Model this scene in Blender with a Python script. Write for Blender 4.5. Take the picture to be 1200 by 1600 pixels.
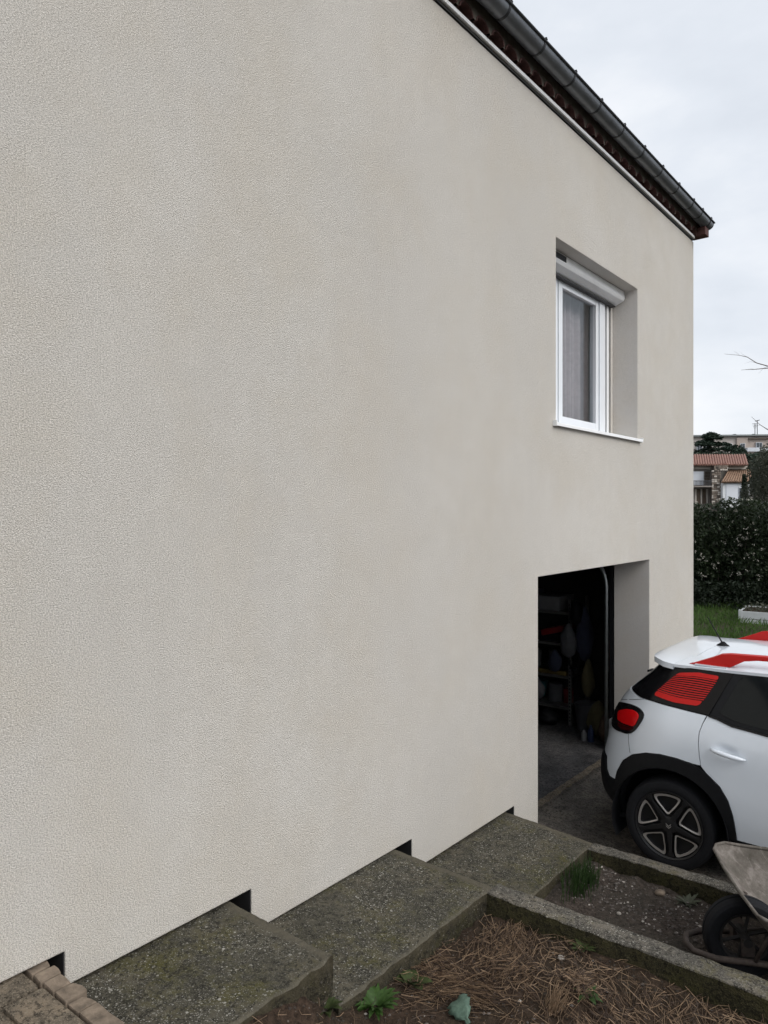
import bpy, bmesh, math, random
from math import radians, sin, cos, pi, sqrt, atan2
from mathutils import Vector, Matrix, noise
from mathutils.geometry import delaunay_2d_cdt

scene = bpy.context.scene
for o in list(bpy.data.objects): bpy.data.objects.remove(o)
COL = scene.collection

# ------------------------------------------------------------------ camera
YAW = math.atan(930 / 1155.6)
CAM = (2.6, 0.0, 2.55)
cd = bpy.data.cameras.new('camera'); cam = bpy.data.objects.new('camera', cd); COL.objects.link(cam)
cam.location = CAM; cam.rotation_euler = (pi / 2, 0, YAW)
cd.sensor_fit = 'VERTICAL'; cd.sensor_height = 36; cd.lens = 26
cd.shift_y = -6 / 1600; cd.clip_start = .05; cd.clip_end = 3000
scene.camera = cam

# ------------------------------------------------------------------ sky, sun, exposure
SUN_EL, SUN_AZ = radians(38), radians(97)          # azimuth clockwise from +Y
w = bpy.data.worlds.new('World'); scene.world = w; w.use_nodes = True
nt = w.node_tree; nt.nodes.clear()
def wn(t, **k):
    n = nt.nodes.new(t)
    for a, b in k.items(): setattr(n, a, b)
    return n
tc = wn('ShaderNodeTexCoord'); mp = wn('ShaderNodeMapping'); mp.inputs['Scale'].default_value = (1.0, 1.0, 2.2)
nz = wn('ShaderNodeTexNoise'); nz.inputs['Scale'].default_value = 2.6; nz.inputs['Detail'].default_value = 6; nz.inputs['Roughness'].default_value = .52
rp = wn('ShaderNodeValToRGB'); cr = rp.color_ramp
cr.elements[0].position = .30; cr.elements[0].color = (.62, .665, .73, 1)
cr.elements[1].position = .72; cr.elements[1].color = (.96, .97, .99, 1)
e = cr.elements.new(.5); e.color = (.745, .785, .845, 1)
sk = wn('ShaderNodeTexSky', sky_type='NISHITA'); sk.sun_disc = False
sk.sun_elevation = SUN_EL; sk.sun_rotation = SUN_AZ; sk.dust_density = 3
sc = wn('ShaderNodeVectorMath', operation='SCALE'); sc.inputs['Scale'].default_value = 7.6
mx = wn('ShaderNodeMix', data_type='RGBA'); mx.inputs[0].default_value = .93
bg = wn('ShaderNodeBackground'); bg.inputs['Strength'].default_value = .1
out = wn('ShaderNodeOutputWorld')
L = nt.links.new
L(tc.outputs['Generated'], mp.inputs['Vector']); L(mp.outputs['Vector'], nz.inputs['Vector'])
L(nz.outputs['Fac'], rp.inputs['Fac']); L(rp.outputs['Color'], sc.inputs[0])
L(sk.outputs['Color'], mx.inputs[6]); L(sc.outputs[0], mx.inputs[7])
L(mx.outputs[2], bg.inputs['Color']); L(bg.outputs[0], out.inputs['Surface'])

sd = bpy.data.lights.new('sun', 'SUN'); sd.energy = 1.45; sd.angle = radians(40); sd.color = (1, .965, .92)
sun = bpy.data.objects.new('sun', sd); COL.objects.link(sun)
sdir = Vector((sin(SUN_AZ) * cos(SUN_EL), cos(SUN_AZ) * cos(SUN_EL), sin(SUN_EL)))
sun.rotation_euler = sdir.to_track_quat('Z', 'Y').to_euler(); sun.location = (8, -3, 12)

vs = scene.view_settings
vs.view_transform = 'Standard'; vs.look = 'None'; vs.gamma = 1; vs.use_curve_mapping = False
vs.exposure = 0.56
scene.render.engine = 'CYCLES'
cy = scene.cycles; cy.max_bounces = 5; cy.diffuse_bounces = 3; cy.glossy_bounces = 3; cy.transmission_bounces = 3; cy.transparent_max_bounces = 6
cy.use_adaptive_sampling = True; cy.adaptive_threshold = .03; cy.caustics_reflective = False; cy.caustics_refractive = False

# ------------------------------------------------------------------ helpers: image ray to a place at a known distance (used once, to set out the site)
RV = (cos(YAW), sin(YAW)); FV = (-sin(YAW), cos(YAW))
def site(px, t, z=0.0):
    r = (px - 600) / 1155.6 * t
    return Vector((CAM[0] + RV[0] * r + FV[0] * t, CAM[1] + RV[1] * r + FV[1] * t, z))
def zat(py, t): return CAM[2] + (794 - py) / 1155.6 * t

# ------------------------------------------------------------------ materials
MATS = {}
class NT:
    def __init__(s, name):
        s.m = bpy.data.materials.new(name); s.m.use_nodes = True
        s.t = s.m.node_tree; s.b = s.t.nodes['Principled BSDF']; s.o = s.t.nodes['Material Output']
        s.geo = None
    def n(s, t, **k):
        x = s.t.nodes.new(t)
        for a, b in k.items():
            if a.startswith('i_'): x.inputs[a[2:].replace('_', ' ')].default_value = b
            else: setattr(x, a, b)
        return x
    def l(s, a, b): s.t.links.new(a, b)
    def pos(s, scale=(1, 1, 1), obj=False):
        if obj: src = s.n('ShaderNodeTexCoord').outputs['Object']
        else: src = s.n('ShaderNodeNewGeometry').outputs['Position']
        m = s.n('ShaderNodeMapping'); m.inputs['Scale'].default_value = scale
        s.l(src, m.inputs['Vector']); return m.outputs['Vector']
    def noise(s, vec, scale, detail=4, rough=.55, dist=0):
        x = s.n('ShaderNodeTexNoise'); x.inputs['Scale'].default_value = scale; x.inputs['Detail'].default_value = detail
        x.inputs['Roughness'].default_value = rough; x.inputs['Distortion'].default_value = dist
        s.l(vec, x.inputs['Vector']); return x.outputs['Fac']
    def vor(s, vec, scale, feature='F1', rnd=1):
        x = s.n('ShaderNodeTexVoronoi', feature=feature); x.inputs['Scale'].default_value = scale; x.inputs['Randomness'].default_value = rnd
        s.l(vec, x.inputs['Vector']); return x
    def ramp(s, fac, stops, interp='LINEAR'):
        x = s.n('ShaderNodeValToRGB'); c = x.color_ramp; c.interpolation = interp
        while len(c.elements) < len(stops): c.elements.new(.5)
        for e, (p, col) in zip(c.elements, stops):
            e.position = p; e.color = (col if len(col) == 4 else (*col, 1)) if not isinstance(col, (int, float)) else (col, col, col, 1)
        s.l(fac, x.inputs['Fac']); return x.outputs['Color']
    def mix(s, fac, a, b, mode='MIX'):
        x = s.n('ShaderNodeMix', data_type='RGBA', blend_type=mode)
        for v, i in ((fac, 0), (a, 6), (b, 7)):
            if hasattr(v, 'is_output'): s.l(v, x.inputs[i])
            elif i == 0: x.inputs[0].default_value = v
            else: x.inputs[i].default_value = v if not isinstance(v, (int, float)) and len(v) == 4 else ((v, v, v, 1) if isinstance(v, (int, float)) else (*v, 1))
        return x.outputs[2]
    def math(s, op, a, b=0.0):
        x = s.n('ShaderNodeMath', operation=op)
        for v, i in ((a, 0), (b, 1)):
            if hasattr(v, 'is_output'): s.l(v, x.inputs[i])
            else: x.inputs[i].default_value = v
        return x.outputs[0]
    def bump(s, h, strength, dist, prev=None):
        x = s.n('ShaderNodeBump'); x.inputs['Strength'].default_value = strength; x.inputs['Distance'].default_value = dist
        s.l(h, x.inputs['Height'])
        if prev is not None: s.l(prev, x.inputs['Normal'])
        s.l(x.outputs[0], s.b.inputs['Normal']); return x.outputs[0]
    def col(s, c):
        if hasattr(c, 'is_output'): s.l(c, s.b.inputs['Base Color'])
        else: s.b.inputs['Base Color'].default_value = (*c, 1)
    def set(s, **k):
        for a, b in k.items(): s.b.inputs[a.replace('_', ' ')].default_value = b
        return s

def plain(name, col, rough=.6, var=.12, scale=12, bump=0.0, bscale=60, **k):
    s = NT(name); v = s.pos(obj=True)
    f = s.noise(v, scale, 5, .6)
    a = tuple(max(0, c * (1 - var)) for c in col); b = tuple(min(1, c * (1 + var)) for c in col)
    s.col(s.ramp(f, [(.3, a), (.7, b)]))
    s.b.inputs['Roughness'].default_value = rough
    if bump: s.bump(s.noise(v, bscale, 4), .6, bump)
    s.set(**k); MATS[name] = s.m; return s.m

def mat_stucco(name, base, strength=.75, gk=1.0):
    s = NT(name); v = s.pos()
    big = s.noise(v, .55, 2, .5); mid = s.noise(v, 1.5, 4, .62)
    streak = s.noise(s.pos((5.0, 5.0, .35)), 2.2, 3, .7)
    g1 = s.noise(s.pos((1, 1, 1.25)), 165, 2, .74); g2 = s.noise(v, 330, 0, .6)
    dk = tuple(c * .94 for c in base); lt = tuple(min(1, c * 1.05) for c in base)
    c = s.ramp(big, [(.35, dk), (.65, lt)])
    c = s.mix(s.ramp(mid, [(.42, 0.0), (.66, .60)]), c, (base[0] * .93, base[1] * .89, base[2] * .82))
    c = s.mix(s.ramp(streak, [(.52, 0.0), (.70, .22)]), c, (base[0] * .90, base[1] * .90, base[2] * .89))
    c = s.mix(s.ramp(g1, [(.36, .78 * gk), (.50, 0.0)]), c, tuple(x * .60 for x in base))
    c = s.mix(s.ramp(g1, [(.50, 0.0), (.63, .75 * gk)]), c, tuple(min(1, x * 1.28) for x in base))
    bl_ = s.noise(v, 7.5, 4, .68); c = s.mix(s.ramp(bl_, [(.46, 0.0), (.68, .26 * gk)]), c, tuple(x * .88 for x in base)); c = s.mix(s.ramp(bl_, [(.30, .25 * gk), (.46, 0.0)]), c, tuple(min(1, x * 1.07) for x in base))
    s.col(c); s.b.inputs['Roughness'].default_value = .93; s.b.inputs['Specular IOR Level'].default_value = .2
    h = s.math('ADD', s.math('MULTIPLY', g1, .9), s.math('MULTIPLY', g2, .35))
    s.bump(h, strength, .011)
    MATS[name] = s.m; return s.m

def mat_concrete(name, base, moss, pale, moss_amt=.5, speck=.5, bump=.006, rough_lo=.85):
    s = NT(name); v = s.pos()
    n1 = s.noise(v, 2.6, 4, .68); n2 = s.noise(v, 11, 5, .72); n3 = s.noise(v, 48, 3, .65); n4 = s.noise(v, 170, 2, .6); n5 = s.noise(v, 5.5, 4, .7)
    mul = lambda c, k: tuple(min(1, x * k) for x in c)
    c = s.ramp(n2, [(.30, mul(base, .50)), (.48, base), (.66, mul(base, 1.45))])
    c = s.mix(s.ramp(n5, [(.46, 0.0), (.60, .80)]), c, mul((base[0], base[1] * .95, base[2] * .90), 1.75))
    c = s.mix(s.ramp(s.math('ADD', s.math('MULTIPLY', n1, .55), s.math('MULTIPLY', n2, .45)), [(.60 - .18 * moss_amt, 0.0), (.70 - .14 * moss_amt, .90)]), c, moss)
    c = s.mix(s.ramp(n3, [(.50, 0.0), (.60, .80)]), c, mul(base, .28))
    c = s.mix(s.ramp(n4, [(.53, 0.0), (.64, .60)]), c, mul(base, 2.3))
    dens = s.ramp(s.noise(v, 3.1, 4, .6), [(.35, .15), (.65, 1.0)])
    hsum = s.math('MULTIPLY', n2, .6)
    for (sc, th, cut, amt) in ((150, .36, .60, .85), (75, .30, .64, .95), (34, .20, .74, .95)):
        vo = s.vor(v, sc)
        sp = s.n('ShaderNodeSeparateColor'); s.l(vo.outputs['Color'], sp.inputs[0])
        k = s.math('MULTIPLY', s.math('LESS_THAN', vo.outputs['Distance'], th), s.math('GREATER_THAN', sp.outputs[0], 1 - (1 - cut) * speck))
        k = s.math('MULTIPLY', k, dens); c = s.mix(s.math('MULTIPLY', s.math('MULTIPLY', k, amt), sp.outputs[1]), c, pale)
        hsum = s.math('ADD', hsum, s.math('MULTIPLY', k, .25))
    at = s.n('ShaderNodeAttribute'); at.attribute_name = 'wear'
    wf_ = s.math('SUBTRACT', s.math('ADD', at.outputs['Fac'], s.math('MULTIPLY', n2, .55)), .55)
    c = s.mix(s.ramp(wf_, [(.06, 0.0), (.30, .85)]), c, s.ramp(n3, [(.3, mul((base[0] * 1.02, base[1], base[2]), 1.25)), (.7, mul((base[0] * 1.02, base[1] * .97, base[2] * .93), 2.1))]))
    s.col(c); s.b.inputs['Roughness'].default_value = .92; s.b.inputs['Specular IOR Level'].default_value = .2
    h = s.math('ADD', hsum, s.math('MULTIPLY', n3, .7)); h = s.math('ADD', h, s.math('MULTIPLY', n4, .35))
    s.bump(h, .9, bump * 2.2)
    MATS[name] = s.m; return s.m

def mat_soil(name, base):
    s = NT(name); v = s.pos()
    n1 = s.noise(v, 4, 3, .6); n2 = s.noise(v, 38, 4, .7); n3 = s.noise(v, 140, 2, .6)
    c = s.ramp(n2, [(.30, tuple(x * .40 for x in base)), (.5, base), (.70, tuple(x * 1.8 for x in base))])
    c = s.mix(s.ramp(n1, [(.4, 0.0), (.65, .5)]), c, (base[0] * .8, base[1] * .95, base[2] * .9))
    vo = s.vor(v, 75); m = s.math('MULTIPLY', s.math('LESS_THAN', vo.outputs['Distance'], .3), s.ramp(vo.outputs['Color'], [(.84, 0.0), (.9, 1.0)]))
    c = s.mix(s.math('MULTIPLY', m, .7), c, (.16, .14, .12))
    c = s.mix(s.ramp(n3, [(.55, 0.0), (.7, .4)]), c, (base[0] * 2.3, base[1] * 2.1, base[2] * 1.9))
    s.col(c); s.b.inputs['Roughness'].default_value = .95; s.b.inputs['Specular IOR Level'].default_value = .15
    s.bump(s.math('ADD', n2, s.math('MULTIPLY', n3, .6)), .9, .018)
    MATS[name] = s.m; return s.m

def mat_leaf(name, a, b, rough=.5, trans=.25, pale=None):
    s = NT(name); v = s.pos()
    oi = s.noise(v, 7, 2); n = s.noise(v, 60, 2)
    c = s.mix(oi, a, b); c = s.mix(s.ramp(n, [(.45, 0.0), (.7, .5)]), c, tuple(min(1, x * 1.6) for x in b))
    if pale: c = s.mix(s.ramp(s.noise(v, 2.2, 3), [(.55, 0.0), (.75, .6)]), c, pale)
    s.col(c); s.b.inputs['Roughness'].default_value = rough; s.b.inputs['Specular IOR Level'].default_value = .3
    tr = s.n('ShaderNodeBsdfTranslucent'); s.l(c, tr.inputs['Color'])
    ms = s.n('ShaderNodeMixShader'); ms.inputs[0].default_value = trans
    s.l(s.b.outputs[0], ms.inputs[1]); s.l(tr.outputs[0], ms.inputs[2]); s.l(ms.outputs[0], s.o.inputs['Surface'])
    MATS[name] = s.m; return s.m

WALLC = (.605, .578, .535)
mat_stucco('stucco', WALLC)
mat_stucco('stucco_reveal', (.60, .575, .545), .18, .35)
mat_concrete('slab_concrete', (.060, .056, .043), (.064, .060, .018), (.42, .405, .36), .55, 1.2)
mat_concrete('paver_concrete', (.125, .105, .080), (.090, .078, .030), (.22, .20, .165), .30, .4)
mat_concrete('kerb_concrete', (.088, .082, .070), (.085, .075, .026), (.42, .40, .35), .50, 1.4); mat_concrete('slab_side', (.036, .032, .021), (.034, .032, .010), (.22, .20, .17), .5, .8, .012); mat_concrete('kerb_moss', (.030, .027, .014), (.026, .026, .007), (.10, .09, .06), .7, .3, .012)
mat_concrete('drive_concrete', (.108, .097, .084), (.066, .060, .051), (.14, .13, .12), .4, .1)
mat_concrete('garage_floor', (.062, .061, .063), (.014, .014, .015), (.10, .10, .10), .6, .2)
mat_soil('soil', (.046, .031, .022)); mat_soil('soil_bed', (.058, .047, .040)); mat_soil('earth', (.05, .045, .03))
plain('brick_stone', (.185, .145, .108), .9, .45, 22, .004, 120)
plain('zinc', (.155, .165, .18), .40, .22, 5, Metallic=.55)
plain('zinc_dark', (.035, .037, .041), .5, .2, 8, Metallic=.4)
plain('alu_strip', (.82, .83, .84), .45, .05, 8)
plain('dark_gap', (.018, .018, .019), .9)  # near-black; on the wall parts it stands in for shade
plain('terracotta', (.070, .028, .024), .85, .35, 25, .002)
plain('mortar', (.095, .082, .067), .95, .25, 25, .004)
plain('roof_tile_far', (.25, .13, .10), .85, .35, 6); plain('roof_tile_wing', (.235, .15, .10), .85, .35, 6)
plain('white_pvc', (.74, .77, .81), .35, .03, 3); plain('white_alu', (.85, .86, .87), .4, .03, 3)
plain('frame_dark', (.03, .03, .032), .6); plain('vent_black', (.02, .022, .026), .6)  # first one: even near-black for guide backing, shutter slot and vent slats
plain('room_dark', (.10, .095, .09), .9); plain('curtain_cloth', (.70, .56, .56), .9, .12, 20)
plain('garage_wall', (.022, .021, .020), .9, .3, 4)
plain('steel_track', (.30, .33, .33), .4, .15, 20, Metallic=.8); plain('door_panel', (.30, .31, .32), .5)
plain('shelf_steel', (.11, .107, .10), .5, .15, 20, Metallic=.2); plain('black_plastic', (.006, .0065, .008), .6, .2, 40, Specular_IOR_Level=.25)
plain('rubber', (.008, .0085, .0105), .78, .25, 60, Specular_IOR_Level=.25); plain('rim_black', (.012, .012, .013), .35); plain('rim_silver', (.52, .50, .48), .35, .05, 20, Metallic=.7)
plain('rust_tube', (.048, .036, .030), .8, .4, 40); plain('dark_hub', (.02, .018, .017), .8)
plain('car_red', (.50, .011, .009), .42, .04, 5, Specular_IOR_Level=.3); plain('lamp_red', (.62, .006, .008), .2, .05, 9)
plain('lamp_dark', (.045, .004, .005), .12, .1, 9, Coat_Weight=1.0); plain('lamp_clear', (.5, .5, .52), .15)
plain('wood_brown', (.11, .07, .045), .8, .3, 30); plain('blue_plastic', (.02, .035, .09), .5); plain('grey_bag', (.09, .09, .095), .7)
plain('red_plastic', (.20, .012, .012), .5); plain('yellow_plastic', (.14, .10, .025), .5); plain('teal_plastic', (.03, .16, .17), .5)
plain('card_box', (.30, .24, .17), .85); plain('white_box', (.17, .17, .17), .7); plain('navy_cloth', (.03, .035, .06), .9); plain('olive_cloth', (.10, .085, .04), .9)
plain('straw_a', (.25, .17, .105), .75, .4, 40); plain('straw_b', (.14, .09, .055), .8, .4, 40); plain('straw_c', (.055, .036, .025), .85, .4, 40)
plain('pebble_pale', (.34, .31, .275), .8, .35, 50); plain('pebble_mid', (.105, .09, .08), .85, .35, 50); plain('terracotta_shard', (.24, .11, .08), .85)
plain('bark', (.10, .085, .07), .9, .3, 20); plain('twig', (.14, .11, .10), .9, .2, 20)
plain('apt_wall', (.42, .355, .315), .9, .06, .4); plain('apt_wall_pale', (.48, .44, .41), .9, .05, .4); plain('apt_cornice', (.23, .25, .25), .8); plain('apt_window', (.05, .06, .07), .25); plain('shutter_white', (.62, .65, .70), .6, .04, 2)
plain('far_white', (.66, .68, .70), .85, .05, 1); plain('far_grey', (.26, .235, .215), .9, .1, 2); plain('far_brown', (.10, .075, .055), .9, .3, 3); plain('far_cream', (.50, .46, .41), .9, .06, 1)
plain('stone', (.20, .165, .135), .9, .4, 9, .01, 30); plain('stone_dark', (.085, .07, .06), .9, .3, 9); plain('iron', (.06, .06, .065), .6); plain('planter_white', (.55, .57, .58), .6, .08, 6)
mat_leaf('grass_blade', (.035, .085, .016), (.085, .15, .035), .6, .3, (.13, .13, .06)); mat_leaf('hedge_leaf', (.009, .018, .008), (.028, .042, .017), .45, .12)
mat_leaf('hedge_low', (.010, .018, .010), (.025, .035, .020), .5, .1); mat_leaf('cedar_needle', (.012, .024, .016), (.025, .042, .026), .7, .08)
mat_leaf('olive_leaf', (.035, .042, .028), (.075, .08, .055), .6, .12); mat_leaf('weed_leaf', (.026, .060, .012), (.052, .105, .024), .5, .25)
mat_leaf('chive_leaf', (.022, .050, .014), (.05, .09, .028), .5, .2); mat_leaf('cabbage_leaf', (.07, .12, .09), (.11, .17, .13), .55, .15); mat_leaf('moss_leaf', (.022, .034, .010), (.045, .06, .018), .8, .1)
plain('blossom', (.40, .38, .33), .8, .3, 30); plain('dry_leaf', (.20, .14, .08), .8, .4, 30)

def mat_paint():
    s = NT('car_white'); v = s.pos(obj=True)
    f = s.noise(v, 2.2, 3)
    s.col(s.ramp(f, [(.3, (.70, .755, .82)), (.7, (.75, .80, .86))]))
    n = s.noise(s.pos((1, 1, 1), True), 14, 4, .6)
    s.l(s.ramp(n, [(.3, .28), (.7, .40)]), s.b.inputs['Roughness'])
    s.set(Coat_Weight=.8, Coat_Roughness=.06); MATS['car_white'] = s.m
mat_paint()
def mat_glass(name, tint, rough=.03):
    s = NT(name); v = s.pos(obj=True); s.col(tint); s.b.inputs['Roughness'].default_value = rough
    s.b.inputs['Specular IOR Level'].default_value = .3; MATS[name] = s.m
    s.l(s.ramp(s.noise(v, 3, 3), [(.3, rough), (.7, rough * 2 + .03)]), s.b.inputs['Roughness'])
mat_glass('car_glass', (.008, .010, .011)); mat_glass('gloss_black', (.006, .006, .007), .12)
def mat_pane():
    s = NT('pane_glass'); s.t.nodes.remove(s.b)
    gl = s.n('ShaderNodeBsdfGlossy'); gl.inputs['Roughness'].default_value = .02; tr = s.n('ShaderNodeBsdfTransparent'); tr.inputs['Color'].default_value = (.80, .83, .84, 1)
    fr = s.n('ShaderNodeFresnel'); fr.inputs['IOR'].default_value = 1.5
    m = s.n('ShaderNodeMixShader'); s.l(s.math('MULTIPLY', fr.outputs[0], .28), m.inputs[0]); s.l(tr.outputs[0], m.inputs[1]); s.l(gl.outputs[0], m.inputs[2])
    s.l(m.outputs[0], s.o.inputs['Surface']); MATS['pane_glass'] = s.m
mat_pane()
def mat_barrow():
    s = NT('barrow_tray'); v = s.pos(obj=True)
    n1 = s.noise(v, 6, 6, .7); n2 = s.noise(v, 35, 5, .7); st = s.noise(s.pos((2, 7, 2), True), 4, 5, .75, 1.2)
    c = s.ramp(n1, [(.35, (.060, .054, .042)), (.52, (.125, .11, .095)), (.66, (.23, .205, .185))])
    c = s.mix(s.ramp(n2, [(.5, 0.0), (.7, .6)]), c, (.07, .055, .045)); c = s.mix(s.ramp(st, [(.55, 0.0), (.75, .5)]), c, (.36, .325, .295))
    s.col(c); s.b.inputs['Roughness'].default_value = .85; s.bump(n2, .5, .004); MATS['barrow_tray'] = s.m
mat_barrow()

# ------------------------------------------------------------------ mesh helpers
ORG = {}
def root(name, loc, label=None, cat=None, group=None, kind=None):
    o = bpy.data.objects.new(name, None); COL.objects.link(o); o.location = loc; o.empty_display_size = .1
    ORG[o] = Vector(loc); tag(o, label, cat, group, kind); return o
def tag(o, label=None, cat=None, group=None, kind=None):
    if label: o['label'] = label
    if cat: o['category'] = cat
    if group: o['group'] = group
    if kind: o['kind'] = kind
    return o
class MB:
    """collects world-space geometry; build() links it as one mesh object"""
    def __init__(s): s.v = []; s.f = []; s.mi = []
    def add(s, vs, fs, mi=0):
        b = len(s.v); s.v += [tuple(v) for v in vs]; s.f += [tuple(i + b for i in f) for f in fs]; s.mi += [mi] * len(fs); return s
    def box(s, a, b, mi=0, M=None):
        (x0, y0, z0), (x1, y1, z1) = a, b
        vs = [(x, y, z) for x in (x0, x1) for y in (y0, y1) for z in (z0, z1)]
        if M: vs = [M @ Vector(v) for v in vs]
        return s.add(vs, [(0, 1, 3, 2), (4, 6, 7, 5), (0, 4, 5, 1), (2, 3, 7, 6), (0, 2, 6, 4), (1, 5, 7, 3)], mi)
    def prism(s, poly, axis, a, b, mi=0, M=None):
        """poly 2D extruded along axis 0/1/2 from a to b"""
        n = len(poly); vs = []
        for h in (a, b):
            for (u, v) in poly:
                p = [0, 0, 0]; p[axis] = h; q = [i for i in range(3) if i != axis]; p[q[0]] = u; p[q[1]] = v; vs.append(Vector(p))
        if M: vs = [M @ v for v in vs]
        fs = [tuple(range(n - 1, -1, -1)), tuple(range(n, 2 * n))] + [(i, (i + 1) % n, (i + 1) % n + n, i + n) for i in range(n)]
        return s.add(vs, fs, mi)
    def tube(s, pts, r, n=8, mi=0, cap=True):
        pts = [Vector(p) for p in pts]; k = len(pts)
        rs = r if isinstance(r, (list, tuple)) else [r] * k
        d0 = (pts[1] - pts[0]).normalized(); up = Vector((0, 0, 1)) if abs(d0.z) < .9 else Vector((1, 0, 0))
        u = d0.cross(up).normalized(); vs = []
        for i, p in enumerate(pts):
            d = (pts[min(i + 1, k - 1)] - pts[max(i - 1, 0)]).normalized()
            u = (u - d * u.dot(d)).normalized(); w_ = d.cross(u)
            for j in range(n):
                a = 2 * pi * j / n; vs.append(p + (u * cos(a) + w_ * sin(a)) * rs[i])
        fs = [(i * n + j, i * n + (j + 1) % n, (i + 1) * n + (j + 1) % n, (i + 1) * n + j) for i in range(k - 1) for j in range(n)]
        if cap: fs += [tuple(range(n - 1, -1, -1)), tuple((k - 1) * n + j for j in range(n))]
        return s.add(vs, fs, mi)
    def lathe(s, prof, M, n=24, mi=0):
        """prof (r, h) revolved about local Z, placed by matrix M"""
        vs = [M @ Vector((r * cos(2 * pi * j / n), r * sin(2 * pi * j / n), h)) for (r, h) in prof for j in range(n)]
        k = len(prof)
        return s.add(vs, [(i * n + j, i * n + (j + 1) % n, (i + 1) * n + (j + 1) % n, (i + 1) * n + j) for i in range(k - 1) for j in range(n)], mi)
    def build(s, name, mats, parent=None, smooth=False, bevel=0, auto=None, seg=2):
        me = bpy.data.meshes.new(name); org = ORG.get(parent, Vector())
        me.from_pydata([Vector(v) - org for v in s.v], [], s.f)
        for m in (mats if isinstance(mats, (list, tuple)) else [mats]): me.materials.append(MATS[m])
        if any(s.mi): me.polygons.foreach_set('material_index', s.mi)
        bm = bmesh.new(); bm.from_mesh(me); bmesh.ops.recalc_face_normals(bm, faces=bm.faces)
        if bevel:
            bmesh.ops.remove_doubles(bm, verts=bm.verts, dist=1e-5)
            es = [e for e in bm.edges if len(e.link_faces) == 2 and e.calc_face_angle(0) > radians(35)]
            bmesh.ops.bevel(bm, geom=es, offset=bevel, segments=seg, affect='EDGES', profile=.6, clamp_overlap=True)
        bm.to_mesh(me); bm.free()
        if smooth:
            me.polygons.foreach_set('use_smooth', [True] * len(me.polygons))
            if auto:
                try: me.set_sharp_from_angle(angle=radians(auto))
                except Exception: pass
        o = bpy.data.objects.new(name, me); COL.objects.link(o)
        if parent is not None: o.parent = parent; ORG[o] = org
        else: ORG[o] = Vector()
        return o
def rotz(a): return Matrix.Rotation(a, 4, 'Z')
def T(x, y, z): return Matrix.Translation((x, y, z))
def fbm(x, y, z=0.0, o=4): return noise.fractal(Vector((x, y, z)), 1.0, 2.0, o)
R = random.Random(7)

def cell_wall(ys, zs, inside, x0, x1):
    """wall slab between planes x0 (outer) and x1: cells of a yz grid, openings and stepped foot left out"""
    m = MB(); idx = {}
    def V(x, y, z):
        k = (x, y, z)
        if k not in idx: idx[k] = len(m.v); m.v.append(k)
        return idx[k]
    I = lambda i, j: 0 <= i < len(ys) - 1 and 0 <= j < len(zs) - 1 and inside((ys[i] + ys[i + 1]) / 2, (zs[j] + zs[j + 1]) / 2)
    for i in range(len(ys) - 1):
        for j in range(len(zs) - 1):
            if not I(i, j): continue
            a, b, c, d = ys[i], ys[i + 1], zs[j], zs[j + 1]
            for x in (x0, x1): m.f.append((V(x, a, c), V(x, b, c), V(x, b, d), V(x, a, d)))
            for di, dj, (p, q) in ((-1, 0, ((a, c), (a, d))), (1, 0, ((b, c), (b, d))), (0, -1, ((a, c), (b, c))), (0, 1, ((a, d), (b, d)))):
                if not I(i + di, j + dj): m.f.append((V(x0, *p), V(x0, *q), V(x1, *q), V(x1, *p)))
    m.mi = [0] * len(m.f); return m

# ------------------------------------------------------------------ ground, driveway, lawn
def grid_sheet(name, x0, x1, y0, y1, nx, ny, zf, mat, label=None, kind='structure', skirt=0.0):
    m = MB()
    vs = [(x0 + (x1 - x0) * i / nx, y0 + (y1 - y0) * j / ny) for j in range(ny + 1) for i in range(nx + 1)]
    m.add([(x, y, zf(x, y)) for x, y in vs], [(j * (nx + 1) + i, j * (nx + 1) + i + 1, (j + 1) * (nx + 1) + i + 1, (j + 1) * (nx + 1) + i) for j in range(ny) for i in range(nx)])
    if skirt:
        ring = [i for i in range(nx + 1)] + [j * (nx + 1) + nx for j in range(1, ny + 1)] + [ny * (nx + 1) + i for i in range(nx - 1, -1, -1)] + [j * (nx + 1) for j in range(ny - 1, 0, -1)]
        b = len(m.v); n = len(ring)
        m.v += [(m.v[i][0], m.v[i][1], m.v[i][2] - skirt) for i in ring]
        fs = [(ring[k], ring[(k + 1) % n], b + (k + 1) % n, b + k) for k in range(n)]; m.f += fs; m.mi += [0] * n
    o = m.build(name, mat, smooth=True); tag(o, label, kind=kind); return o

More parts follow.
